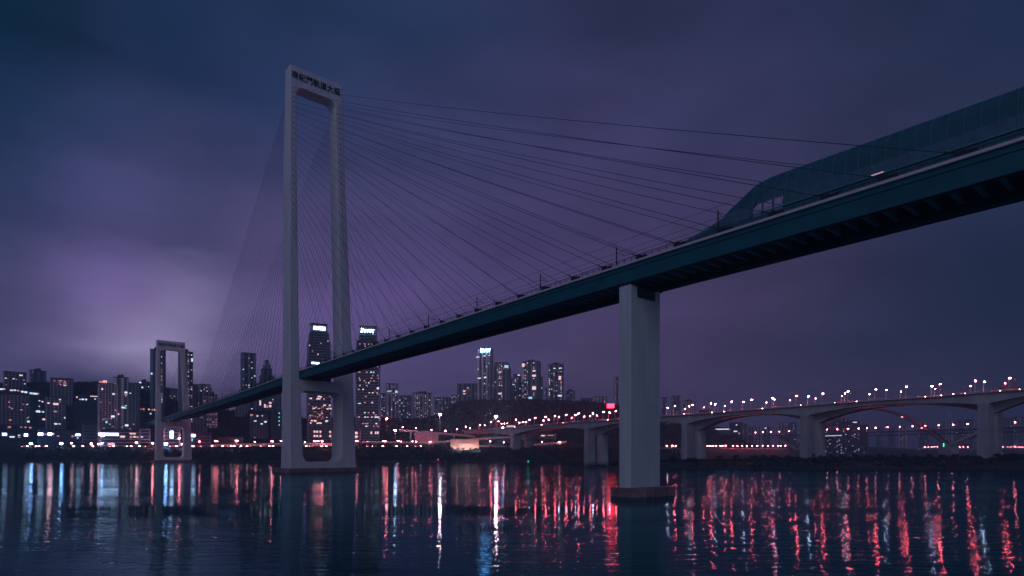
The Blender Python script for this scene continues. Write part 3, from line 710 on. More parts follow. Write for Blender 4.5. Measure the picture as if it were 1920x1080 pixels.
bldg('apartment_tower', 'building', 'big stepped apartment block with a glowing pink rooftop sign at left', 183, 226, 721, 815, 808, 10, .5, 'apt', 'wall_c', bay=3.6, dens=.05, pal=MIX, crown=False,
     lits=[(191, 718.5, 12, 4, 'win_orange'), (195, 717.5, 7, 6, 'win_warm'), (190, 731, 3, 4, 'win_warm'), (211, 739, 4, 3, 'win_white'), (222, 776, 5, 4, 'win_warm'), (210, 781, 6, 4, 'win_white'), (207, 785, 3, 3, 'win_orange'), (198, 792, 3, 4, 'win_blue')])
bldg('apartment_tower', 'building', 'middle wing with two rooftop blocks between the pink sign wing and a dark wing', 213, 241, 709, 822, 808, -8, .5, 'plain', 'wall_c', dens=.05, pal=COOL, crown=True, lits=[(237, 736, 5, 3.5, 'win_white'), (237, 740.5, 5, 2.5, 'win_pink'), (232, 764.5, 6, 3, 'win_white'), (240, 797.5, 6, 4, 'win_white')])
bldg('apartment_tower', 'building', 'dark right wing of the big stepped apartment group, pale edge toward the far tower', 241, 263, 720, 815, 808, -14, .6, 'apt', 'wall_b', bay=3.6, dens=.05, pal=COOL, crown=False)
bldg('apartment_tower', 'building', 'small distant tower peeping over the dark slope left of the far bridge tower', 259, 281, 717, 960, None, 8, .6, 'plain', 'wall_b', dens=.05, pal=COOL, lits=[(262, 718, 4, 3, 'win_white'), (266, 727, 3, 3, 'win_white')])
bldg('residential_tower', 'building', 'slim dark tower block behind the left leg of the far bridge tower', 281.5, 311, 657, 900, 800, -14, .8, 'plain', 'wall_b', dens=.16, cols=(.75, .9), pal=MIX, seed=4, lits=[(287, 702, 3, 3.5, 'win_white')])
bldg('residential_tower', 'building', 'slim dark tower block behind the right leg of the far bridge tower', 334, 362, 661, 900, 800, 12, .8, 'plain', 'wall_b', dens=.17, cols=(.55, .85), pal=MIX, seed=5, lits=[(358, 675, 3, 7, 'win_white')])
bldg('apartment_tower', 'building', 'pale tower with rounded top windows framed by the far bridge tower', 316, 333, 730, 960, 790, 5, .7, 'apt', 'wall_c', bay=3.2, dens=.1, pal=DIM, crown=False)
bldg('apartment_tower', 'building', 'dim tower beneath the slim block in the far bridge tower portal', 300, 318, 728, 930, 800, 5, .7, 'apt', 'wall_b', dens=.08, pal=COOL, crown=False)
bldg('apartment_tower', 'building', 'stepped crowned tower with scattered lit windows just right of the far bridge tower', 365, 402, 722, 1000, 790, 8, .8, 'plain', 'wall_a', dens=.14, pal=MIX, steps=[(0, .82, 1), (.82, .93, .75), (.93, 1, .6)], crown=False)
bldg('apartment_tower', 'building', 'dim block behind the right leg of the far bridge tower beside the stepped crown', 360, 372, 722, 940, 790, 8, .8, 'apt', 'wall_a', dens=.08, pal=DIM, crown=False)
bldg('office_tower', 'building', 'dark flat topped tower behind the fan of cables left of the main tower', 451, 480, 664, 1000, 790, 8, .8, 'plain', 'wall_b', dens=.11, pal=('win_white', 'win_white', 'win_warm'), crown=False, lo=0, seed=8)
bldg('office_tower', 'building', 'hazy tower with stepped pagoda crown behind the cable fan', 486, 514, 676, 1350, 790, 6, .9, 'plain', 'wall_b', dens=.02, pal=DIM, steps=[(0, .78, 1), (.78, .88, .75), (.88, .95, .5), (.95, 1, .25)], crown=False)
bldg('apartment_tower', 'building', 'darker block standing in front of the hazy pagoda crowned tower', 489, 509, 694, 1050, 790, 8, .8, 'plain', 'wall_b', dens=.09, pal=COOL, crown=False)
bldg('apartment_tower', 'building', 'wide shadowy block directly behind the deck left of the main tower', 478, 528, 722, 1010, 790, 8, .5, 'apt', 'wall_b', dens=.03, pal=DIM, crown=False, lits=[(486.5, 757, 3, 10, 'win_warm'), (505, 756, 5, 3, 'win_warm'), (495, 762, 3, 7, 'win_warm'), (499.5, 763, 3, 6, 'win_pink'), (505, 762, 4, 5, 'win_warm')])
bldg('apartment_block', 'building', 'dim grid block on the slope under the deck left of the lit shop front block', 441, 465, 757, 930, 778, 5, .5, 'apt', 'wall_a', dens=.0, crown=False)
bldg('low_block', 'building', 'low block on the slope under the deck with one row of cool lit windows', 469, 503, 777, 880, 800, 5, .5, 'apt', 'wall_b', dens=.02, crown=False, lits=[(469, 779, 5, 3, 'win_orange'), (482, 780.5, 3, 3, 'win_warm'), (491, 780, 2, 2, 'win_white'), (478, 790, 5, 2.5, 'win_blue'), (490, 795, 4, 2.5, 'win_white'), (497, 791, 5, 3, 'win_white')])
bldg('office_block', 'building', 'plain dark block with a vertical row of cyan lights beside the main tower', 508, 530, 771, 870, 812, 5, .5, 'plain', 'wall_d', dens=0, crown=False, lits=[(523, 775, 2, 2.5, 'sign_cyan'), (523, 782.5, 2, 2.5, 'sign_cyan'), (523, 789.5, 2, 2.5, 'sign_cyan'), (523, 797, 2, 2.5, 'sign_cyan')])
bldg('apartment_block', 'building', 'dark grid block low on the slope right of the far bridge tower', 361, 388, 776, 850, 812, 6, .5, 'apt', 'wall_b', dens=.03, pal=DIM, crown=False)
bldg('rooftop_pavilion', 'building', 'small pale floodlit pavilion above the deck beside the stepped crown tower', 380, 408, 741, 900, 752, 5, .5, 'apt', 'wall_c', fh=4, dens=.3, pal=('win_dim', 'win_pink'), crown=False)
# two big office towers
def office(label, x0, x1, yt, Y, steps, lits, seed, yaw):
    return bldg('office_tower', 'office tower', label, x0, x1, yt, Y, 834, yaw, .75, 'office', 'wall_b', 4.1, 4.2, .04, WARM, lits, None, steps, crown=False, lo=14, cap=40, seed=seed, trim=.6)
LA = [(590, 683.5, 15, 3.2, 'sign_white')]
ra = random.Random(9)
for y_, n_ in ((749, 4), (745, 3), (790, 5), (794, 4), (761, 2), (767, 3)):
    for _ in range(n_): LA.append((ra.uniform(581, 618), y_+ra.uniform(-.5, .5), ra.uniform(2.5, 5), 2.6, ra.choice(['win_warm', 'win_white', 'win_warm'])))
for _ in range(34): LA.append((579+ra.random()*41, ra.uniform(762, 786), 1.8, 1.8, ra.choice(['win_pink', 'win_pink', 'win_orange', 'win_warm', 'win_dim'])))
for y_ in (810, 818):
    for x_ in (588, 593, 599, 617): LA.append((x_, y_, 3.4, 4.2, 'win_warm'))
tA, wA, dA, HA = office('stepped office tower with a white lit sign panel, seen through the main bridge tower', 574, 621, 610, 870,
    [(0, .72, 1), (.72, .86, .95), (.86, .93, .84), (.93, 1, .70)], LA, 31, 6)
LB = [(609+0, 0, 0, 0, '')]; LB = []
for _ in range(46): LB.append((ra.uniform(674, 711), ra.choice([648, 652, 700, 706, 711, 716, 720, 725, 732, 738, 743, 756, 775, 779, 783, 795, 800]), ra.uniform(2, 3.6), 2.2, ra.choice(['win_pink', 'win_warm', 'win_pink', 'win_orange', 'win_white'])))
for x_ in (698, 706, 710): LB.append((x_, 812, 3, 5, 'win_warm'))
LB += [(710, 729.5, 4, 4, 'win_white'), (676, 758, 6, 2, 'win_blue'), (708, 783, 9, 2.5, 'win_white')]
tB, wB, dB, HB = office('stepped office tower with a pale blue script sign, right of the main bridge tower', 667, 714, 615, 880,
    [(0, .72, 1), (.72, .88, .94), (.88, 1, .74)], LB, 33, -6)
# roof signs: unreadable bright glyph rows
def sign(parent, name, m, x, y, z, w, h, n, seed, script=False):
    rs = random.Random(seed); mb = MB()
    if script:
        pts = []
        for k in range(n*8+1):
            u = k/(n*8); a = u*n*2*math.pi; pts.append((x-w/2+w*u+math.sin(a)*w/n*.32, y, z+math.cos(a)*h*.32*(1.0 if u > .12 else 1.4)+(.12*h if u < .2 else 0)))
        mb.tube(pts, h*.085, 5); mb.tube([(x-w*.5, y, z-h*.35), (x-w*.4, y, z+h*.5), (x-w*.3, y, z+h*.42)], h*.085, 5)
    else:
        gw = w/n
        for i in range(n):
            cx = x-w/2+(i+.5)*gw; s = gw*.4
            mb.box(cx-s, cx+s, y-.2, y+.1, z+h*.3, z+h*.5); mb.box(cx-s, cx+s, y-.2, y+.1, z-h*.5, z-h*.3)
            mb.box(cx-s, cx-s*.5, y-.22, y+.1, z-h*.3, z+h*.3)
            if rs.random() < .8: mb.box(cx+s*.45, cx+s*.95, y-.22, y+.1, z-h*.3, z+h*.3)
            mb.box(cx-s*.5, cx+s*.45, y-.22, y+.1, z-h*.1, z+h*.12)
    return local(mb, name, m, parent)
mb = MB(); q = .70
sign(tA, 'sign', 'sign_shop', 0, -dA/2*q-.9, HA-6.2, wA*.52, 5.0, 6, 1)
sign(tB, 'sign', 'sign_white', 0, -dB/2*.74-.9, HB-6.5, wB*.55, 6.5, 5, 2, True)
# mid-distance housing behind the elevated road
for i, (a, b, yt, Y, st, wl, dn, pal, lb) in enumerate([
    (714, 723, 738, 1300, 'plain', 'wall_b', .2, MIX, 'narrow hazy block just right of the script sign office tower'),
    (723, 747, 720.5, 1180, 'plain', 'wall_c', .10, COOL, 'tall flat topped hazy tower with cool lit windows near its foot'),
    (748, 772, 743, 1350, 'plain', 'wall_b', .13, COOL, 'hazy block with white windows right of the flat topped hazy tower'),
    (773, 811, 738, 1250, 'plain', 'wall_c', .16, WARM, 'wide housing block with two columns of pink lit windows'),
    (813, 832, 746, 1400, 'plain', 'wall_b', .13, COOL, 'hazy block left of the white floodlight above the elevated road'),
    (832, 849, 746, 1420, 'plain', 'wall_b', .06, DIM, 'dim hazy block directly above the white floodlight'),
    (846, 860, 742, 1380, 'plain', 'wall_b', .2, MIX, 'hazy block with a dense cluster of lights at the foot of the wooded hill'),
    (857, 868, 720.5, 1250, 'plain', 'wall_b', .05, COOL, 'narrow dark slab at the left end of the hilltop group'),
    (866, 896, 721, 1200, 'plain', 'wall_b', .06, WARM, 'dark rounded block left of the tower with the blue script sign')]):
    bldg('apartment_tower', 'building', lb, a, b, yt, Y, 795 if b < 850 else 770, 10 if i % 2 else -10, .6, st, wl, dens=dn, pal=pal, crown=(i == 3), cols=((.2, .6) if i == 3 else None), cap=60, seed=40+i,
         lits=([(730, 734, 6, 2, 'win_blue'), (742, 735, 5, 5, 'win_blue')] if i == 1 else [(872, 734, 5, 3, 'win_warm'), (872, 739, 5, 2, 'win_warm'), (879, 728, 2, 2, 'win_warm'), (874, 756, 6, 2.5, 'win_warm')] if i == 8 else ()))
# hilltop group
tC, wC, dC, HC = bldg('office_tower', 'office tower', 'tall grey hilltop tower carrying the glowing blue script sign', 895, 925, 656, 1150, 772, -20, .8, 'plain', 'wall_c', dens=.08, pal=('win_dim', 'win_pink', 'win_white'), crown=False, cap=60,
     lits=[(899, 670.5, 7, 2, 'win_white'), (912, 669, 4, 3, 'win_warm'), (921, 668.5, 4, 2, 'win_warm'), (902, 710, 7, 2, 'win_white'), (913, 709, 5, 3, 'win_white'), (900, 693, 4, 1, 'win_blue')])
sign(tC, 'sign', 'sign_blue', wC*.18, -dC/2-1.2, HC-3.5, wC*.75, 7.5, 4, 5, True)
for i, (a, b, yt, Y, wl, dn, pal, cols, cr, lb, stp, lts) in enumerate([
    (923, 958, 682, 1120, 'wall_b', .12, WARM, (.45, .6), 0, 'broad rounded dark tower beside the blue script sign tower', [(0, .94, 1), (.94, 1, .8)], [(951, 689, 8, 5, 'win_blue'), (939, 699, 6, 2, 'win_warm'), (939, 711, 6, 2, 'win_pink'), (939, 739, 7, 3, 'win_warm')]),
    (958, 981, 703, 1160, 'wall_b', .14, COOL, None, 0, 'shorter tower with cool lit storeys between two taller hilltop towers', [(0, .93, 1), (.93, 1, .6)], [(962, 722, 6, 1.5, 'win_blue'), (972, 704, 5, 2, 'win_white')]),
    (979, 1014, 680, 1120, 'wall_b', .16, WARM, (.1, .25, .7), 1, 'tall dark hilltop tower with warm windows at both upper corners', [(0, 1, 1)], [(1003, 706, 8, 4, 'win_warm'), (1003, 697, 6, 3, 'win_warm'), (1003, 729, 8, 7, 'win_warm'), (983, 686, 5, 7, 'win_warm'), (996, 747, 8, 4, 'win_blue')]),
    (1013, 1018, 708, 1130, 'wall_b', .05, COOL, None, 0, 'thin side wing attached right of the tall dark hilltop tower', [(0, 1, 1)], []),
    (1028, 1057, 685, 1120, 'wall_b', .20, ('win_warm', 'win_warm', 'win_white'), (.1, .9), 1, 'separate hilltop tower with bright window columns down both edges', [(0, 1, 1)], [(1051, 743, 8, 3, 'win_white'), (1051, 710, 5, 8, 'win_warm'), (1041, 692, 4, 2, 'win_white'), (1052, 692, 6, 2, 'win_white')]),
    (1019, 1027, 728, 1300, 'wall_c', .02, DIM, None, 0, 'low hazy block between the two rightmost hilltop towers', [(0, 1, 1)], []),
    (1060, 1078, 734, 1320, 'wall_b', .03, DIM, None, 1, 'hazy low block right of the separate hilltop tower', [(0, 1, 1)], []),
    (1088, 1112, 748, 1350, 'wall_b', .06, DIM, None, 0, 'low hazy housing on the ridge left of the red sign', [(0, 1, 1)], []),
    (1112, 1138, 745, 1320, 'wall_a', .16, ('win_pink', 'win_warm'), None, 0, 'row of housing with pink windows immediately left of the red sign', [(0, 1, 1)], []),
    (1151, 1166, 708, 1300, 'wall_a', .06, DIM, None, 0, 'narrow tower rising behind the red sign beside the foreground pier', [(0, 1, 1)], []),
    (1240, 1251, 746, 1500, 'wall_b', .06, MIX, None, 0, 'narrow tower just right of the foreground pier above the road bridge', [(0, 1, 1)], []),
    (1259, 1276, 743, 1500, 'wall_b', .10, DIM, None, 0, 'isolated slab tower above the road bridge, second from the foreground pier', [(0, 1, 1)], []),
    (1278, 1304, 753, 1480, 'wall_a', .08, DIM, None, 1, 'wider rounded block above the road bridge, third from the foreground pier', [(0, 1, 1)], [])]):
    bldg('apartment_tower', 'building', lb, a, b, yt, Y, 790 if a < 1200 else 812, (-9, 8)[i % 2], .7, 'plain', wl, dens=dn, pal=pal, cols=cols, steps=stp if len(stp) > 1 else None, crown=bool(cr), cap=64, seed=70+i, lits=lts)
# right-hand far shore
for i, (a, b, yt, Y, wl, dn, pal, lb, lts) in enumerate([
    (1367, 1392, 793, 1560, 'wall_d', .05, COOL, 'dark block with bright cool windows under the middle span of the road bridge', [(1380, 809, 7, 2.5, 'win_white'), (1374, 827, 7, 3, 'win_white'), (1382, 797, 3, 2, 'win_white'), (1387, 813, 3, 3, 'win_pink'), (1381, 818, 3, 3, 'win_blue')]),
    (1392, 1402, 795, 1640, 'wall_b', .02, DIM, 'narrow dim block right of the dark block with bright cool windows', []),
    (1402, 1414, 801, 1900, 'wall_b', .04, DIM, 'first of the hazy low blocks at the left end of the arch bridge', []),
    (1412, 1428, 800, 2000, 'wall_c', .03, DIM, 'hazy flat block behind the first lamp of the arch bridge', []),
    (1430, 1444, 801, 2050, 'wall_b', .05, COOL, 'hazy block with a bright cool window at its top under the road bridge', [(1436, 803, 4, 2, 'win_white')]),
    (1456, 1475, 792, 2100, 'wall_c', .06, DIM, 'paler hazy tower left of the fourth road bridge pier', []),
    (1475, 1494, 793, 2050, 'wall_b', .08, MIX, 'hazy tower touching the fourth road bridge pier', []),
    (1541, 1562, 782, 1550, 'wall_d', .10, MIX, 'tall dark stepped block immediately right of the fourth road bridge pier', []),
    (1560, 1590, 786, 1570, 'wall_d', .10, COOL, 'broad dark block under the crown of the red arch', []),
    (1588, 1612, 789, 1560, 'wall_d', .09, COOL, 'dark block with a row of cool windows on its upper floors under the arch', [(1602, 792, 8, 1.5, 'win_white')]),
    (1610, 1628, 797, 1590, 'wall_d', .05, DIM, 'lower right end block of the dark group under the arch', []),
    (1642, 1654, 803, 2300, 'wall_b', .05, DIM, 'faint low block beneath the arch crown', []),
    (1664, 1678, 801, 2350, 'wall_b', .05, DIM, 'faint slab beneath the middle of the arch', []),
    (1684, 1700, 800, 2300, 'wall_c', .05, DIM, 'faint pale block beneath the right half of the arch', []),
    (1722, 1742, 794, 2300, 'wall_b', .05, DIM, 'hazy block right of the lit patch on the arch', []),
    (1759, 1774, 790, 2200, 'wall_b', .08, DIM, 'hazy wide block left of the slender stepped far tower', []),
    (1773, 1787, 771, 2400, 'wall_c', .05, DIM, 'slender stepped far tower between the arch and the fifth road bridge pier', []),
    (1788, 1806, 788, 2250, 'wall_b', .08, DIM, 'hazy block right of the slender stepped far tower', []),
    (1805, 1824, 787, 2200, 'wall_b', .08, DIM, 'hazy block touching the fifth road bridge pier', []),
    (1866, 1880, 778, 2250, 'wall_b', .05, DIM, 'hazy tower just right of the fifth road bridge pier', []),
    (1880, 1899, 784, 2250, 'wall_b', .07, DIM, 'hazy wide block between two others at the right edge', []),
    (1898, 1921, 782, 2200, 'wall_b', .06, DIM, 'hazy wide block at the extreme right edge under the road bridge', [])]):
    bldg('far_tower', 'building', lb, a, b, yt, Y, 842, (-8, 7)[i % 2], .6, 'plain', wl, 3.8, 5.0, dn, pal, crown=(i in (7, 16)), cap=40, seed=100+i, lits=lts, steps=([(0, .8, 1), (.8, .93, .7), (.93, 1, .4)] if i == 16 else None))
# low riverside buildings with lit fronts
def low(label, x0, x1, yt, yb, Y, wl, lits, name='riverside_building', dens=0):
    return bldg(name, 'building', label, x0, x1, yt, Y, yb, 3, .4, 'office', wl, 4.5, 5, dens, MIX, lits, None, None, crown=False)
low('long low shop building with a blazing white front below the big stepped apartment group', 187, 262, 806, 834, 800, 'wall_c', [(203, 815, 34, 5, 'sign_shop'), (192, 817, 6, 6, 'sign_shop'), (229, 819, 8, 4, 'win_warm'), (245, 813, 5, 3, 'win_warm'), (251, 813, 5, 3, 'win_warm'), (245, 819.5, 4, 4, 'win_pink'), (251.5, 819, 4, 3.5, 'win_warm'), (257, 819.5, 4, 4, 'win_pink'), (208, 833, 12, 4, 'win_warm')])
low('small gabled pavilion next to the blazing white shop front', 262, 282, 804, 830, 802, 'wall_c', [(266, 819.5, 4, 2, 'win_white')])
low('low building with a tall white lit panel inside the portal of the far bridge tower', 306, 338, 803, 832, 800, 'wall_c', [(321.5, 815, 6, 15, 'sign_shop'), (341, 816, 5, 4, 'win_pink')])
low('low building with a pink lit roof sign right of the far bridge tower', 357, 396, 812, 834, 806, 'wall_b', [(360, 817, 11, 5.5, 'sign_shop'), (360, 825, 2, 6, 'sign_cyan')])
low('dark low hall behind the row of pink promenade lamps', 408, 455, 821, 834, 805, 'wall_d', [])
low('dim glazed hall on the slope left of the big stepped apartment group', 154, 183, 795, 826, 812, 'wall_b', [])
low('row of low market buildings at the left edge with mixed pink and white lights', -10, 66, 798, 826, 806, 'wall_d', [(17, 801.5, 5, 3, 'win_orange'), (47, 801, 3, 3, 'win_pink'), (56, 801.5, 4, 3, 'win_pink'), (35, 816.5, 4, 2.5, 'win_blue'), (35, 820, 4, 2, 'win_pink'), (22, 819.5, 8, 3, 'win_white'), (8, 815, 7, 5, 'sign_shop'), (48, 815.5, 6, 5.5, 'sign_shop'), (39, 801, 3, 2, 'win_dim')])
low('low market hall with three bright lights left of the glazed hall', 70, 152, 808, 828, 808, 'wall_d', [(76, 815, 8, 5.5, 'sign_shop'), (93, 814.5, 6, 4, 'head_light'), (99, 814, 3, 4, 'win_blue'), (85, 815, 3, 3, 'win_pink'), (108, 818, 4, 2, 'win_orange'), (146, 815, 8, 4, 'sign_shop'), (135, 818, 3, 4, 'win_orange'), (145, 821, 3, 3, 'win_blue'), (140, 817, 2, 2, 'win_blue')])
low('terrace lit by a row of coloured stalls on the hill at the far left', -5, 74, 731, 742, 880, 'wall_d', [(1, 732, 7, 4, 'win_white'), (7, 731.5, 4, 3, 'win_warm'), (21, 733.5, 5, 3, 'win_warm'), (27, 733, 4, 3, 'win_blue'), (33, 733.5, 4, 3, 'win_pink'), (41, 735, 4, 3.5, 'win_white'), (47.5, 735.5, 5, 3.5, 'win_white'), (58, 737, 6, 4, 'win_blue'), (66, 737.5, 7, 3.5, 'win_white'), (74, 737, 3, 2, 'win_orange')], 'hillside_terrace')
low('small lit shelter on the slope left of the big stepped apartment group', 142, 183, 742, 752, 850, 'wall_d', [(176, 743, 13, 1.6, 'win_warm'), (143.5, 746, 2.5, 3, 'win_warm'), (150, 750, 3, 2, 'win_blue'), (155, 749.5, 4, 3, 'win_white'), (161, 749.5, 3, 3, 'win_white'), (178, 748, 3, 2, 'win_blue')], 'hillside_shelter')
low('low lit row on the slope between the stepped group and the far bridge tower', 262, 300, 766, 776, 850, 'wall_d', [(264, 768, 2, 2, 'win_orange'), (269, 768, 3, 4, 'win_orange'), (279, 768, 3, 3, 'win_warm'), (285.5, 768.5, 3, 3, 'win_orange'), (290.5, 768.5, 3.5, 4, 'win_warm'), (282, 776, 3, 3, 'win_blue')], 'hillside_shelter')
low('lit gatehouse wing at the foot of the script sign office tower', 664, 676, 806, 834, 820, 'wall_a', [(668, 812, 5, 5, 'win_warm'), (668, 819, 5, 5, 'win_warm')])
low('lit annex at the foot of the white sign office tower beside the bridge leg', 621, 633, 806, 834, 830, 'wall_a', [(627, 811, 6, 5, 'win_warm'), (627, 818, 6, 5, 'win_warm')])
low('flat roofed pavilion with a long white light strip beyond the third road bridge pier', 1336, 1368, 803, 812, 1400, 'wall_b', [(1352, 805, 30, 2.0, 'win_white')])
low('low lit riverside building between the first road bridge piers', 1010, 1042, 814, 822, 900, 'wall_b', [(1018, 817, 8, 2.5, 'win_warm'), (1032, 816.5, 12, 1.6, 'win_orange')])
# red sign on the ridge
p = P(1145, 761.0, 985); e = empty('illuminated_sign', (p.x, p.y, p.z-6), label='glowing red rectangular sign on the ridge beside the foreground pier', cat='sign')
mb = MB(); mb.box(-6.3, 6.3, .1, .6, 2.3, 9.8); mb.tube([(-4, .3, -14), (-4, .3, 3)], .3, 5); mb.tube([(4, .3, -14), (4, .3, 3)], .3, 5); local(mb, 'frame', 'steel_dark', e)
mb = MB(); mb.box(-5.9, 5.9, -.15, .1, 2.7, 9.4); local(mb, 'panel', 'sign_red', e)

# ------------------------------------------------------------------ elevated roads, walls
def viaduct(name, label, pts, wd, thk, pm, psp, strip_m=None, wallm='concrete_old'):
    pts = [Vector(p) for p in pts]; e = empty(name, (pts[0].x, pts[0].y, 0), label=label, cat='elevated road')
    def side(i):
        d = (pts[min(i+1, len(pts)-1)]-pts[max(i-1, 0)]); d.z = 0; d.normalize(); return Vector((-d.y, d.x, 0))
    mb = MB(); mb.loft([[p, p+side(i)*wd, p+side(i)*wd-Vector((0, 0, thk)), p-Vector((0, 0, thk))] for i, p in enumerate(pts)]); mb.build('deck', wallm, e)
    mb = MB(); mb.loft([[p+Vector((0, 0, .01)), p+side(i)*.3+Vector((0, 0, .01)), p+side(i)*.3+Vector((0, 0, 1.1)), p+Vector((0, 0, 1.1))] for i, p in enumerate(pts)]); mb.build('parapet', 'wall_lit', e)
    if psp:
        L_ = 0; nxt = psp*.5
        for i in range(len(pts)-1):
            a, b = pts[i], pts[i+1]; l = (b-a).length
            while nxt < L_+l:
                q = a.lerp(b, (nxt-L_)/l)+side(i)*wd*.5; g = min(ground(q.x, q.y), q.z-thk-1)-2
                mb = MB(); mb.box(q.x-1.1, q.x+1.1, q.y-1.6, q.y+1.6, g, q.z-thk-1.2); mb.loft([[Vector((q.x+a_, q.y+b_, z)) for a_, b_ in ((-k, -1.6), (k, -1.6), (k, 1.6), (-k, 1.6))] for z, k in ((q.z-thk-1.2, 1.1), (q.z-thk+.05, 3))]); mb.build('pier', wallm, e); nxt += psp
            L_ += l
    if strip_m:
        L_ = 0; nxt = 2; mb = MB()
        for i in range(len(pts)-1):
            a, b = pts[i], pts[i+1]; l = (b-a).length
            while nxt < L_+l: q = a.lerp(b, (nxt-L_)/l); mb.box(q.x-.7, q.x+.7, q.y-.25, q.y-.05, q.z+.6, q.z+1.3); nxt += 4.2
            L_ += l
        mb.build('light_strip', strip_m, e)
    return e
viaduct('elevated_road', 'upper elevated road ramp on slab piers sloping down to the right behind the floodlit wall', [P(748, 806, 838), P(800, 810, 832), P(850, 814, 826), P(890, 818, 822)], 10, 1.8, None, 32)
viaduct('elevated_road', 'pink lit promenade road with dotted edge lights left of the floodlit wall', [P(678, 829, 786), P(760, 830, 786), P(800, 831, 786), P(850, 827, 784), P(900, 823, 782), P(960, 820, 790)], 10, 1.5, None, 0, 'strip_pink')
viaduct('elevated_road', 'pink lit lower riverside road beside the main tower on the left', [P(395, 835, 776), P(460, 834, 776), P(530, 833, 776), P(668, 833, 776)], 10, 2.2, None, 0, 'strip_pink')
viaduct('elevated_road', 'pink lit curved ramp on short piers between the first two road bridge piers', [P(990, 836, 800), P(1030, 832, 800), P(1062, 829, 802)], 9, 1.8, None, 22, 'strip_pink')
viaduct('elevated_road', 'straight riverside road on thin piles running right behind the foreground pier', [P(880, 836, 776), P(960, 838, 790), P(1060, 841, 830), P(1150, 840.5, 900), P(1240, 840.5, 1000), P(1330, 841, 1150)], 9, 1.3, None, 15)
viaduct('elevated_road', 'long far riverside road carrying the dense row of warm lamps', [P(1318, 839, 1200), P(1400, 841, 1380), P(1480, 842, 1560)], 9, 1.6, None, 30)
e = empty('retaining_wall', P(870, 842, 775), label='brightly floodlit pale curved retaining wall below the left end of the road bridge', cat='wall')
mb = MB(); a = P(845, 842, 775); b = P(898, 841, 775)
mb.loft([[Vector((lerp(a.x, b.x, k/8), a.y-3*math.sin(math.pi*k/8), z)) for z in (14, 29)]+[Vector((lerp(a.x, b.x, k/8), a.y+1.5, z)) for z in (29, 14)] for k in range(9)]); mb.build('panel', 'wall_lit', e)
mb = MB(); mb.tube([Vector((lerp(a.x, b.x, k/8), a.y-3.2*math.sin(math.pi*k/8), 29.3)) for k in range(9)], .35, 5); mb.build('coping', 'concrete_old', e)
for i in range(5):
    x = lerp(a.x+3, b.x-3, i/4); fx = empty('wall_washer', (x, a.y-9, 17), label='small ground floodlight shining on the pale retaining wall', cat='floodlight', group='floodlights at the foot of the retaining wall')
    mb = MB(); mb.box(-1, 1, -.4, .25, -1, 1.5); local(mb, 'housing', 'steel_dark', fx)
    mb = MB(); mb.box(-.8, .8, .3, .5, -.2, 1.2); local(mb, 'lamp_head', 'lamp_wash', fx)
e = empty('noise_wall', P(805, 822, 815), label='brick red panel wall under the upper elevated road ramp', cat='wall')
mb = MB(); a = P(778, 822, 815); b = P(822, 823, 815); mb.box(a.x, b.x, a.y, a.y+1, a.z-8, a.z+8)
for k in range(9): x = lerp(a.x, b.x, k/8); mb.box(x-.25, x+.25, a.y-.2, a.y, a.z-8, a.z+8.2, 1)
mb.build('panel', ['wall_a', 'concrete_old'], e)

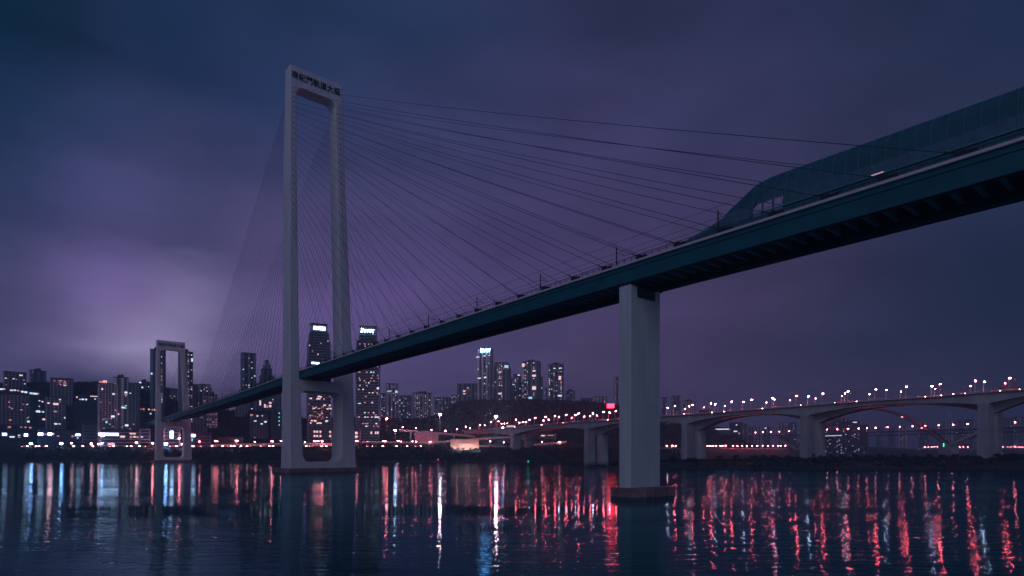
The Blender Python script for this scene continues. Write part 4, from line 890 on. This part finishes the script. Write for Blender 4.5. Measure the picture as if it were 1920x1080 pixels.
# ------------------------------------------------------------------ red arch bridge
def AL(px): t = (px-1416)/486.; return 1/(1/1700.+t*(1/1140.-1/1700.))
def arch_bridge():
    c = AL(1632); e = empty('arch_bridge', ((1632-960)/F*c, c, 0), label='red steel arch bridge with a lamp lined deck far beyond the road bridge', cat='bridge')
    fp = lambda px, z: Vector(((px-960)/F*AL(px), AL(px), z))
    zD = 62
    a, b = fp(1492, 0), fp(1772, 0); u = (b-a).normalized(); n = Vector((-u.y, u.x, 0))
    L_ = (b-a).length; za, zt = 27, 118
    for off in (0, 24):
        mb = MB(); pts = []
        for k in range(33):
            s = k/32; z = za+(zt-za)*(1-(2*s-1)**2); lean = (12-off)*.25*(1-(2*s-1)**2); pts.append(a.lerp(b, s)+n*(off+lean)+Vector((0, 0, z)))
        mb.loft([[p+n*-1.3+Vector((0, 0, 2.4)), p+n*1.3+Vector((0, 0, 2.4)), p+n*1.3-Vector((0, 0, 2.4)), p-n*1.3-Vector((0, 0, 2.4))] for p in pts]); mb.build('arch_rib', 'arch_red', e)
        for (s0, sg) in ((a, -1), (b, 1)):
            mb = MB(); q0 = s0+n*off+Vector((0, 0, 25)); q1 = s0+u*sg*68+n*off+Vector((0, 0, zD-5)); mb.loft([[q+n*-1.3+Vector((0, 0, 2.6)), q+n*1.3+Vector((0, 0, 2.6)), q+n*1.3-Vector((0, 0, 2.6)), q-n*1.3-Vector((0, 0, 2.6))] for q in (q0, q1)]); mb.build('inclined_strut', 'concrete_old', e)
        for k in range(7, 26):
            s = k/32; z = za+(zt-za)*(1-(2*s-1)**2)
            if z < zD+6: continue
            mb = MB(); q = a.lerp(b, s)+n*(off+(12-off)*.25); mb.tube([q+Vector((0, 0, zD)), q+Vector((0, 0, z))], .12, 4); mb.build('hanger', 'steel_dark', e)
    mb = MB()
    p0 = a-u*330; p1 = b+u*330
    for z0, z1 in ((zD-1.5, zD), (zD-10, zD-8.6)):
        mb.loft([[q+n*-1+Vector((0, 0, z0)), q+n*25+Vector((0, 0, z0)), q+n*25+Vector((0, 0, z1)), q-n*1+Vector((0, 0, z1))] for q in (p0, p1)])
    T = (p1-p0).length; k = 0
    while k*11 < T:
        q = p0+u*k*11; mb.tube([q+Vector((0, 0, zD-9)), q+u*5.5+Vector((0, 0, zD-1))], .45, 4); mb.tube([q+u*5.5+Vector((0, 0, zD-1)), q+u*11+Vector((0, 0, zD-9))], .45, 4); k += 1
    mb.build('deck_truss', 'steel_dark', e)
    for q in (a, b):
        mb = MB(); m_ = q+n*12; mb.box(m_.x-9, m_.x+9, m_.y-18, m_.y+18, 0, 25); mb.build('pier', 'concrete_old', e)
    mb = MB()
    for i in range(18): q = fp(1541+i*2.1, zD-8); mb.box(q.x-1.0, q.x+1.0, q.y-2, q.y-1.6, zD-7.4, zD-5.4)
    mb.build('light_strip', 'strip_blue', e)
    q = a.lerp(b, .76); zz = za+(zt-za)*(1-(2*.76-1)**2)
    mb = MB(); mb.ball(q+n*-1.6+Vector((0, 0, zz)), 2.0, 0, .6); mb.build('warning_light', 'arch_glow', e)
    q = a.lerp(b, .875); zz = za+(zt-za)*(1-(2*.875-1)**2)
    mb = MB(); mb.ball(q+n*-2+Vector((0, 0, zz)), 2.2, 0, .6); mb.build('warning_light', 'arch_glow', e)
    mb = MB(); q = fp(1767, 28); mb.box(q.x-.8, q.x+.8, q.y-4, q.y-3.4, 25, 32); mb.build('navigation_light', 'beacon_green', e)
    q = b+u*68; mb = MB(); mb.ball(q+n*-2+Vector((0, 0, zD-4)), 1.8); mb.build('warning_light', 'arch_glow', e)
    la = lamp_proto('arch_bridge_lamp', 'lamp_warm', 9.5, 1.1, 1.0)
    for px in (1416, 1430, 1445, 1461, 1479, 1545, 1569, 1589, 1609, 1625, 1641, 1663, 1686, 1710, 1734, 1759, 1786, 1813, 1871, 1902, 1550):
        # intersect the ray with the near deck edge line
        r = (px-960)/F; d = p1-p0; t = (r*p0.y-p0.x)/(d.x-r*d.y); q = p0+d*t
        la.place((q.x, q.y, zD), math.radians(-40), 1, 'warm pink lamp on the deck of the distant red arch bridge', 'lamps along the arch bridge deck')
arch_bridge()

# ------------------------------------------------------------------ vehicles
def car_proto(paint, name='car', cat='car', bus=False):
    e = empty(name, (0, 0, 0), label=name, cat=cat)
    mb = MB()
    if bus:
        mb.box(-5.5, 5.5, -1.25, 1.25, .45, 3.0); mb.box(-5.3, 5.3, -1.15, 1.15, 3.0, 3.2); local(mb, 'body', paint, e)
        w = MB(); w.box(-5.2, 5.2, -1.28, 1.28, 1.6, 2.6); local(w, 'window', 'win_warm' if paint == 'car_white' else 'glass_dark', e); L_ = 5.5
    else:
        rings = []
        for x, w, z0, z1 in ((-2.25, .75, .45, .8), (-2.1, .86, .3, .95), (-.9, .9, .25, 1.0), (.9, .9, .25, .98), (2.0, .86, .3, .85), (2.25, .72, .42, .7)):
            rings.append([(x, -w, z0), (x, w, z0), (x, w*.95, z1), (x, -w*.95, z1)])
        mb.loft(rings); local(mb, 'body', paint, e)
        c = MB(); c.loft([[(x, -w, .93), (x, w, .93), (x, w*k, z), (x, -w*k, z)] for x, w, k, z in ((-1.7, .8, .9, .99), (-1.0, .8, .82, 1.42), (.3, .8, .82, 1.45), (1.15, .8, .9, .99))]); local(c, 'cabin', 'glass_dark', e); L_ = 2.2
    for x in ((-3.6, 3.4) if bus else (-1.35, 1.35)):
        for y in (-1.0, 1.0) if bus else (-.8, .8):
            t = MB(); rr = .48 if bus else .33; t.tube([(x, y-.1, rr), (x, y+.1, rr)], rr, 10); local(t, 'wheel', 'tyre', e)
    for y in (-.6, .6):
        t = MB(); t.ball((L_+.02, y, .72), .34, 0, .8); local(t, 'headlight', 'head_light', e)
        t = MB(); t.ball((-L_-.02, y, .8), .26, 0, .8); local(t, 'taillight', 'tail_light', e)
    return Proto(e)
CARS = [car_proto('car_dark'), car_proto('car_white'), car_proto('car_red', 'taxi', 'taxi')]
nm = ['dark', 'white', 'yellow']
for i in range(46):
    px = [44, 50, 66, 75, 86, 140, 157, 176, 204, 214, 237, 240, 247, 263, 271, 290, 322, 332, 350, 358, 363, 375, 396, 402, 418, 424, 431, 440, 452, 461, 468, 492, 503, 512, 575, 584, 603, 612, 640, 690, 702, 718, 741, 761, 780, 786][i]
    Y = 768+rg.uniform(-3, 3); X = (px-960)/F*Y; k = rg.choice([0, 1, 0, 1, 2])
    CARS[k].place((X, Y, 19.5), math.radians(rg.choice([-70, 110, -30, 150, -80])), 1.1, f'{nm[k]} {"taxi" if k==2 else "car"} driving with lights on along the far riverside road', f'{nm[k]} vehicles on the far riverside road')
for i, (px, off, k, dr) in enumerate([(1130, 5, 1, 1), (1166, 2, 0, 1), (1285, 2, 1, -1), (1350, 3, 0, 1), (1420, 4, 1, 1), (1505, 2, 0, -1), (1569, 2, 0, -1), (1596, 4, 1, 1), (1726, 2, 1, 1), (1733, 5, 0, -1), (1755, 3, 1, 1), (1793, 2, 0, -1), (1797, 6, 1, 1), (1865, 3, 0, 1), (1010, 2, 0, 1), (1055, 4, 1, -1)]):
    q = ppt(px)+RV*off; sl = math.atan2(-RU.y, -RU.x)
    CARS[k].place(q+Vector((0, 0, .02)), sl if dr > 0 else sl+math.pi, 1.15, f'{nm[k]} car crossing the nearer road bridge with its lights on', f'{nm[k]} cars on the road bridge')
for px, m_, lb, dr in ((1889, 'car_dark', 'dark bus with red tail lights on the road bridge at the right edge', 1), (1320, 'car_dark', 'dark bus crossing the road bridge right of the foreground pier', 1), (955, 'car_white', 'white bus with lit windows at the left end of the road bridge', 1)):
    pr = car_proto(m_, 'bus', 'bus', True); sl = math.atan2(-RU.y, -RU.x); pr.place(ppt(px)+RV*3+Vector((0, 0, .02)), sl+(math.pi if dr < 0 else 0), 1.15, lb)
# bright lights of traffic and kiosks at the left bank
hp = None
for px, py, m_, r, lb in ((58, 832, 'head_blue', 1.7, 'leftmost of the bluish floodlights low on the left bank road'), (115, 831.5, 'head_blue', 1.7, 'bluish floodlight on the left bank road between the market halls'), (134, 831, 'head_light', 1.0, 'small white light between the market hall and glazed hall'),
                          (171, 832, 'head_light', 1.2, 'white light low on the road beneath the glazed hall'), (185, 832.5, 'head_light', 1.3, 'white light at the left corner of the blazing shop front'), (191, 831, 'head_blue', 1.1, 'blue light just under the blazing shop front'),
                          (256, 830, 'head_light', 1.5, 'white light under the right end of the shop building'), (286, 831, 'lamp_warm', 1.2, 'pink light just left of the far bridge tower leg'), (311, 832.5, 'head_blue', 2.0, 'big bluish light framed by the left side of the far bridge tower portal'),
                          (342, 833, 'head_light', 1.5, 'white pink light beside the right leg of the far bridge tower'), (336, 822, 'lamp_warm', 1.2, 'raised pink light within the far bridge tower portal'), (604, 827, 'lamp_warm', 1.2, 'pink light in the middle of the main tower lower opening'), (627, 830, 'lamp_warm', 1.0, 'pink light at the right side of the main tower lower opening')):
    p = P(px, py, 772); g = 17; e = empty('post_light', (p.x, p.y, g), label=lb, cat='light post'); mb = MB(); mb.tube([(0, 0, 0), (0, 0, p.z-g)], .18, 5); mb.box(-.5, .5, -.3, .3, -.3, .3); local(mb, 'post', 'lamp_pole', e)
    h = MB(); h.ball((0, 0, p.z-g), r, 0, .7); local(h, 'lamp_head', m_, e)

# ------------------------------------------------------------------ boats and buoy
def boat(px, py, label, m_, L_):
    Y = CH*F/(py-HY); e = empty('boat', ((px-960)/F*Y, Y, 0), .1, label=label, cat='boat')
    mb = MB(); mb.loft([[(x, -w, z), (x, w, z), (x, w*.7, -.4), (x, -w*.7, -.4)] for x, w, z in ((-L_/2, 1.1, .8), (0, 1.4, .8), (L_*.35, 1.1, .95), (L_/2, .1, 1.3))]); local(mb, 'hull', 'boat', e)
    mb = MB(); mb.box(-L_*.3, 0, -.9, .9, .8, 2.3); mb.box(-L_*.33, L_*.03, -1, 1, 2.3, 2.45); local(mb, 'cabin', 'boat', e)
    mb = MB(); mb.tube([(-L_*.1, 0, 2.4), (-L_*.1, 0, 3.8)], .06, 4); mb.ball((-L_*.1, 0, 3.9), .3); local(mb, 'navigation_light', m_, e)
boat(992, 872.5, 'small dark boat with a green light near the first road bridge pier', 'beacon_green', 8)
boat(822, 867.5, 'small dark boat with a red light near the far bank', 'beacon_red', 5)
rk = random.Random(2)
for i, (px, py) in enumerate([(1062, 876.5), (1072, 877.5), (1085, 876), (1140, 877)]):
    Y = CH*F/(py-HY); mb = MB(); s = rk.uniform(1.2, 2.4)
    mb.loft([[(math.cos(a*.9)*s*k*rk.uniform(.8, 1.3), math.sin(a*.9)*s*k*.7*rk.uniform(.8, 1.2), z) for a in range(7)] for k, z in ((1.2, -.5), (1.1, .2), (.6, .7), (.2, .9))])
    o = mb.build('rock', 'wall_d', None, at=(0, 0, 0)); o.location = ((px-960)/F*Y, Y, 0); tag(o, 'dark rock breaking the water at the tip of the sand bar', 'rock', 'rocks at the tip of the sand bar')

# ------------------------------------------------------------------ haze
mb = MB(); mb.box(-3600, 3900, -420, 3600, -7, 262); m = bpy.data.materials.new('haze air'); m.use_nodes = True; M['haze'] = m
nt = m.node_tree; nt.nodes.remove(nt.nodes['Principled BSDF']); v = nt.nodes.new('ShaderNodeVolumePrincipled')
v.inputs['Color'].default_value = (.5, .72, 1, 1); v.inputs['Density'].default_value = .00028; v.inputs['Anisotropy'].default_value = .2
nt.links.new(v.outputs[0], nt.nodes['Material Output'].inputs['Volume'])
tag(mb.build('haze', 'haze'), kind='stuff')

# ------------------------------------------------------------------ sky
w = bpy.data.worlds.new('World'); S.world = w; w.use_nodes = True; nt = w.node_tree; N = nt.nodes; L = nt.links
bg = N['Background']; tc = N.new('ShaderNodeTexCoord')
nrm = N.new('ShaderNodeVectorMath'); nrm.operation = 'NORMALIZE'; L.new(tc.outputs['Generated'], nrm.inputs[0])
SKY = [((0, 40), (2, 40, 64)), ((300, 40), (6, 46, 76)), ((600, 40), (32, 54, 88)), ((800, 40), (38, 56, 92)), ((1050, 40), (50, 55, 90)), ((1350, 40), (46, 53, 86)), ((1700, 40), (34, 50, 82)), ((1900, 40), (28, 46, 76)),
       ((0, 180), (0, 46, 76)), ((300, 180), (30, 54, 94)), ((500, 180), (38, 56, 98)), ((800, 180), (54, 64, 106)), ((1080, 180), (64, 63, 104)), ((1300, 180), (58, 60, 98)), ((1700, 180), (50, 56, 88)),
       ((50, 320), (25, 58, 96)), ((200, 320), (54, 68, 112)), ((400, 320), (64, 70, 114)), ((850, 320), (70, 72, 116)), ((1200, 320), (72, 70, 114)), ((1400, 320), (68, 64, 104)),
       ((50, 420), (54, 66, 108)), ((180, 420), (84, 82, 134)), ((350, 420), (74, 74, 118)), ((800, 420), (78, 74, 122)), ((1150, 420), (80, 70, 116)), ((1880, 440), (38, 52, 84)),
       ((50, 520), (76, 76, 120)), ((230, 520), (142, 120, 190)), ((400, 520), (84, 80, 128)), ((700, 520), (94, 82, 140)), ((900, 520), (84, 74, 124)), ((1450, 520), (70, 64, 100)), ((1600, 520), (54, 58, 92)), ((1900, 520), (28, 48, 76)),
       ((50, 610), (86, 82, 128)), ((180, 610), (142, 128, 186)), ((300, 600), (262, 244, 300)), ((340, 635), (205, 188, 244)), ((380, 610), (134, 120, 178)), ((480, 610), (98, 84, 142)), ((600, 595), (110, 92, 152)), ((745, 600), (114, 95, 156)), ((1100, 610), (84, 74, 116)), ((1300, 610), (78, 68, 108)), ((1500, 610), (54, 58, 88)), ((1700, 610), (40, 54, 82)), ((1900, 610), (30, 48, 72)),
       ((150, 690), (74, 72, 112)), ((420, 690), (92, 82, 130)), ((800, 700), (82, 76, 120)), ((1105, 700), (84, 74, 112)), ((1300, 700), (74, 68, 108)), ((1600, 700), (54, 58, 88)), ((1880, 690), (38, 50, 80)), ((270, 690), (84, 76, 122))]
#CORR
def skycol(px, py):
    a = [0, 0, 0]; ws = 0
    for (x, y), c in SKY:
        d2 = ((px-x)/1.35)**2+(py-y)**2; w_ = 1/(d2+(2500 if py < 330 else 500))**1.8; ws += w_
        for i in range(3): a[i] += c[i]*w_
    return [q/ws for q in a]
SKY = [(p, lin(c) if isinstance(c[0], int) else c) for p, c in SKY]
if 'CORR' in globals(): SKY = [(p, tuple(c)) for (p, _), c in zip(SKY, CORR)]
sep = N.new('ShaderNodeSeparateXYZ')
def mth(op, a, b_=None, c_=None):
    q = N.new('ShaderNodeMath'); q.operation = op
    for i, x in enumerate((a, b_, c_)):
        if x is None: continue
        if isinstance(x, (int, float)): q.inputs[i].default_value = x
        else: L.new(x, q.inputs[i])
    return q.outputs[0]
n1 = N.new('ShaderNodeTexNoise'); n1.inputs['Scale'].default_value = 3.0; n1.inputs['Detail'].default_value = 5
mp = N.new('ShaderNodeMapping'); mp.inputs['Scale'].default_value = (1, 1, 2.4); L.new(nrm.outputs[0], mp.inputs[0]); L.new(mp.outputs[0], n1.inputs['Vector'])
o1 = N.new('ShaderNodeVectorMath'); o1.operation = 'SUBTRACT'; L.new(n1.outputs['Color'], o1.inputs[0]); o1.inputs[1].default_value = (.5, .5, .5)
o2 = N.new('ShaderNodeVectorMath'); o2.operation = 'SCALE'; L.new(o1.outputs[0], o2.inputs[0]); o2.inputs['Scale'].default_value = .13
o3 = N.new('ShaderNodeVectorMath'); o3.operation = 'ADD'; L.new(nrm.outputs[0], o3.inputs[0]); L.new(o2.outputs[0], o3.inputs[1]); L.new(o3.outputs[0], sep.inputs[0])
az = mth('ARCTAN2', sep.outputs['X'], sep.outputs['Y']); azf = mth('ADD', mth('DIVIDE', az, 2*math.pi), .5)
hyp = mth('SQRT', mth('ADD', mth('MULTIPLY', sep.outputs['X'], sep.outputs['X']), mth('MULTIPLY', sep.outputs['Y'], sep.outputs['Y'])))
el = mth('MULTIPLY', mth('ARCTAN2', sep.outputs['Z'], hyp), 180/math.pi)
EL = [1.5, 6, 10, 14, 18, 23, 29, 36, 46, 75]; AZ = [-60, -45, -40, -36, -33, -30, -26, -21, -16, -10, -3, 4, 11, 18, 25, 32, 38, 44, 60]
BACK = {-180: (84, 78, 128), -120: (88, 82, 132), -85: (84, 82, 130), 85: (48, 58, 92), 120: (64, 66, 108), 180: (84, 78, 128)}
prev = None
for k, e_ in enumerate(EL):
    rp = N.new('ShaderNodeValToRGB'); cr = rp.color_ramp; cr.interpolation = 'B_SPLINE'
    st = []
    for a_ in sorted(list(BACK)+AZ):
        if a_ in BACK: c = lin(BACK[a_]); f = 1-.45*sst(e_/80); c = [q*f for q in c]
        else:
            am = max(-42, min(42, a_)); ar = math.radians(am); px = 960+F*math.tan(ar); py = HY-math.tan(math.radians(min(e_, 41)))*F/math.cos(ar); c = skycol(px, max(-60, py))
            if e_ > 60: c = [lerp(q, r_, .6) for q, r_ in zip(c, lin((24, 44, 76)))]
        st.append((a_/360+.5, c))
    cr.elements[0].position = st[0][0]; cr.elements[0].color = (*st[0][1], 1); cr.elements[1].position = st[-1][0]; cr.elements[1].color = (*st[-1][1], 1)
    for p_, c in st[1:-1]: q = cr.elements.new(p_); q.color = (*c, 1)
    L.new(azf, rp.inputs[0])
    if prev is None: prev = rp.outputs[0]
    else:
        mr = N.new('ShaderNodeMapRange'); mr.interpolation_type = 'LINEAR'; mr.inputs['From Min'].default_value = EL[k-1]; mr.inputs['From Max'].default_value = e_; L.new(el, mr.inputs['Value'])
        mx = N.new('ShaderNodeMix'); mx.data_type = 'RGBA'; L.new(mr.outputs[0], mx.inputs[0]); L.new(prev, mx.inputs[6]); L.new(rp.outputs[0], mx.inputs[7]); prev = mx.outputs[2]
n2 = N.new('ShaderNodeTexNoise'); n2.inputs['Scale'].default_value = 4.0; n2.inputs['Detail'].default_value = 6; L.new(mp.outputs[0], n2.inputs['Vector'])
mod = mth('ADD', mth('MULTIPLY', n2.outputs['Fac'], .9), .55)
q2 = N.new('ShaderNodeVectorMath'); q2.operation = 'SCALE'; L.new(prev, q2.inputs[0]); L.new(mod, q2.inputs['Scale'])
L.new(q2.outputs[0], bg.inputs['Color']); bg.inputs['Strength'].default_value = .81
# broad soft skyglow of the city behind the camera
sl = bpy.data.lights.new('sun', 'SUN'); sl.energy = .37; sl.angle = math.radians(60); sl.color = (.72, .84, 1)
so = bpy.data.objects.new('sun', sl); COL.objects.link(so); so.rotation_euler = Vector((.27, .9, -.36)).normalized().to_track_quat('-Z', 'Y').to_euler()

# ------------------------------------------------------------------ camera and render settings
cd = bpy.data.cameras.new('camera'); cam = bpy.data.objects.new('camera', cd); COL.objects.link(cam); S.camera = cam
cam.location = (0, 0, CH); cam.rotation_euler = (math.radians(90), 0, 0); cd.sensor_width = 36; cd.lens = F/1920*36; cd.shift_y = (HY-540)/1920; cd.clip_start = .5; cd.clip_end = 12000
S.view_settings.view_transform = 'Standard'; S.view_settings.look = 'None'; S.view_settings.exposure = 0; S.view_settings.gamma = 1
S.cycles.use_denoising = True; S.cycles.max_bounces = 5; S.cycles.diffuse_bounces = 2; S.cycles.glossy_bounces = 3; S.cycles.volume_bounces = 0; S.cycles.transparent_max_bounces = 8
S.cycles.sample_clamp_indirect = 4; S.cycles.use_light_tree = True; S.cycles.caustics_reflective = False; S.cycles.caustics_refractive = False
S.cycles.volume_max_steps = 64
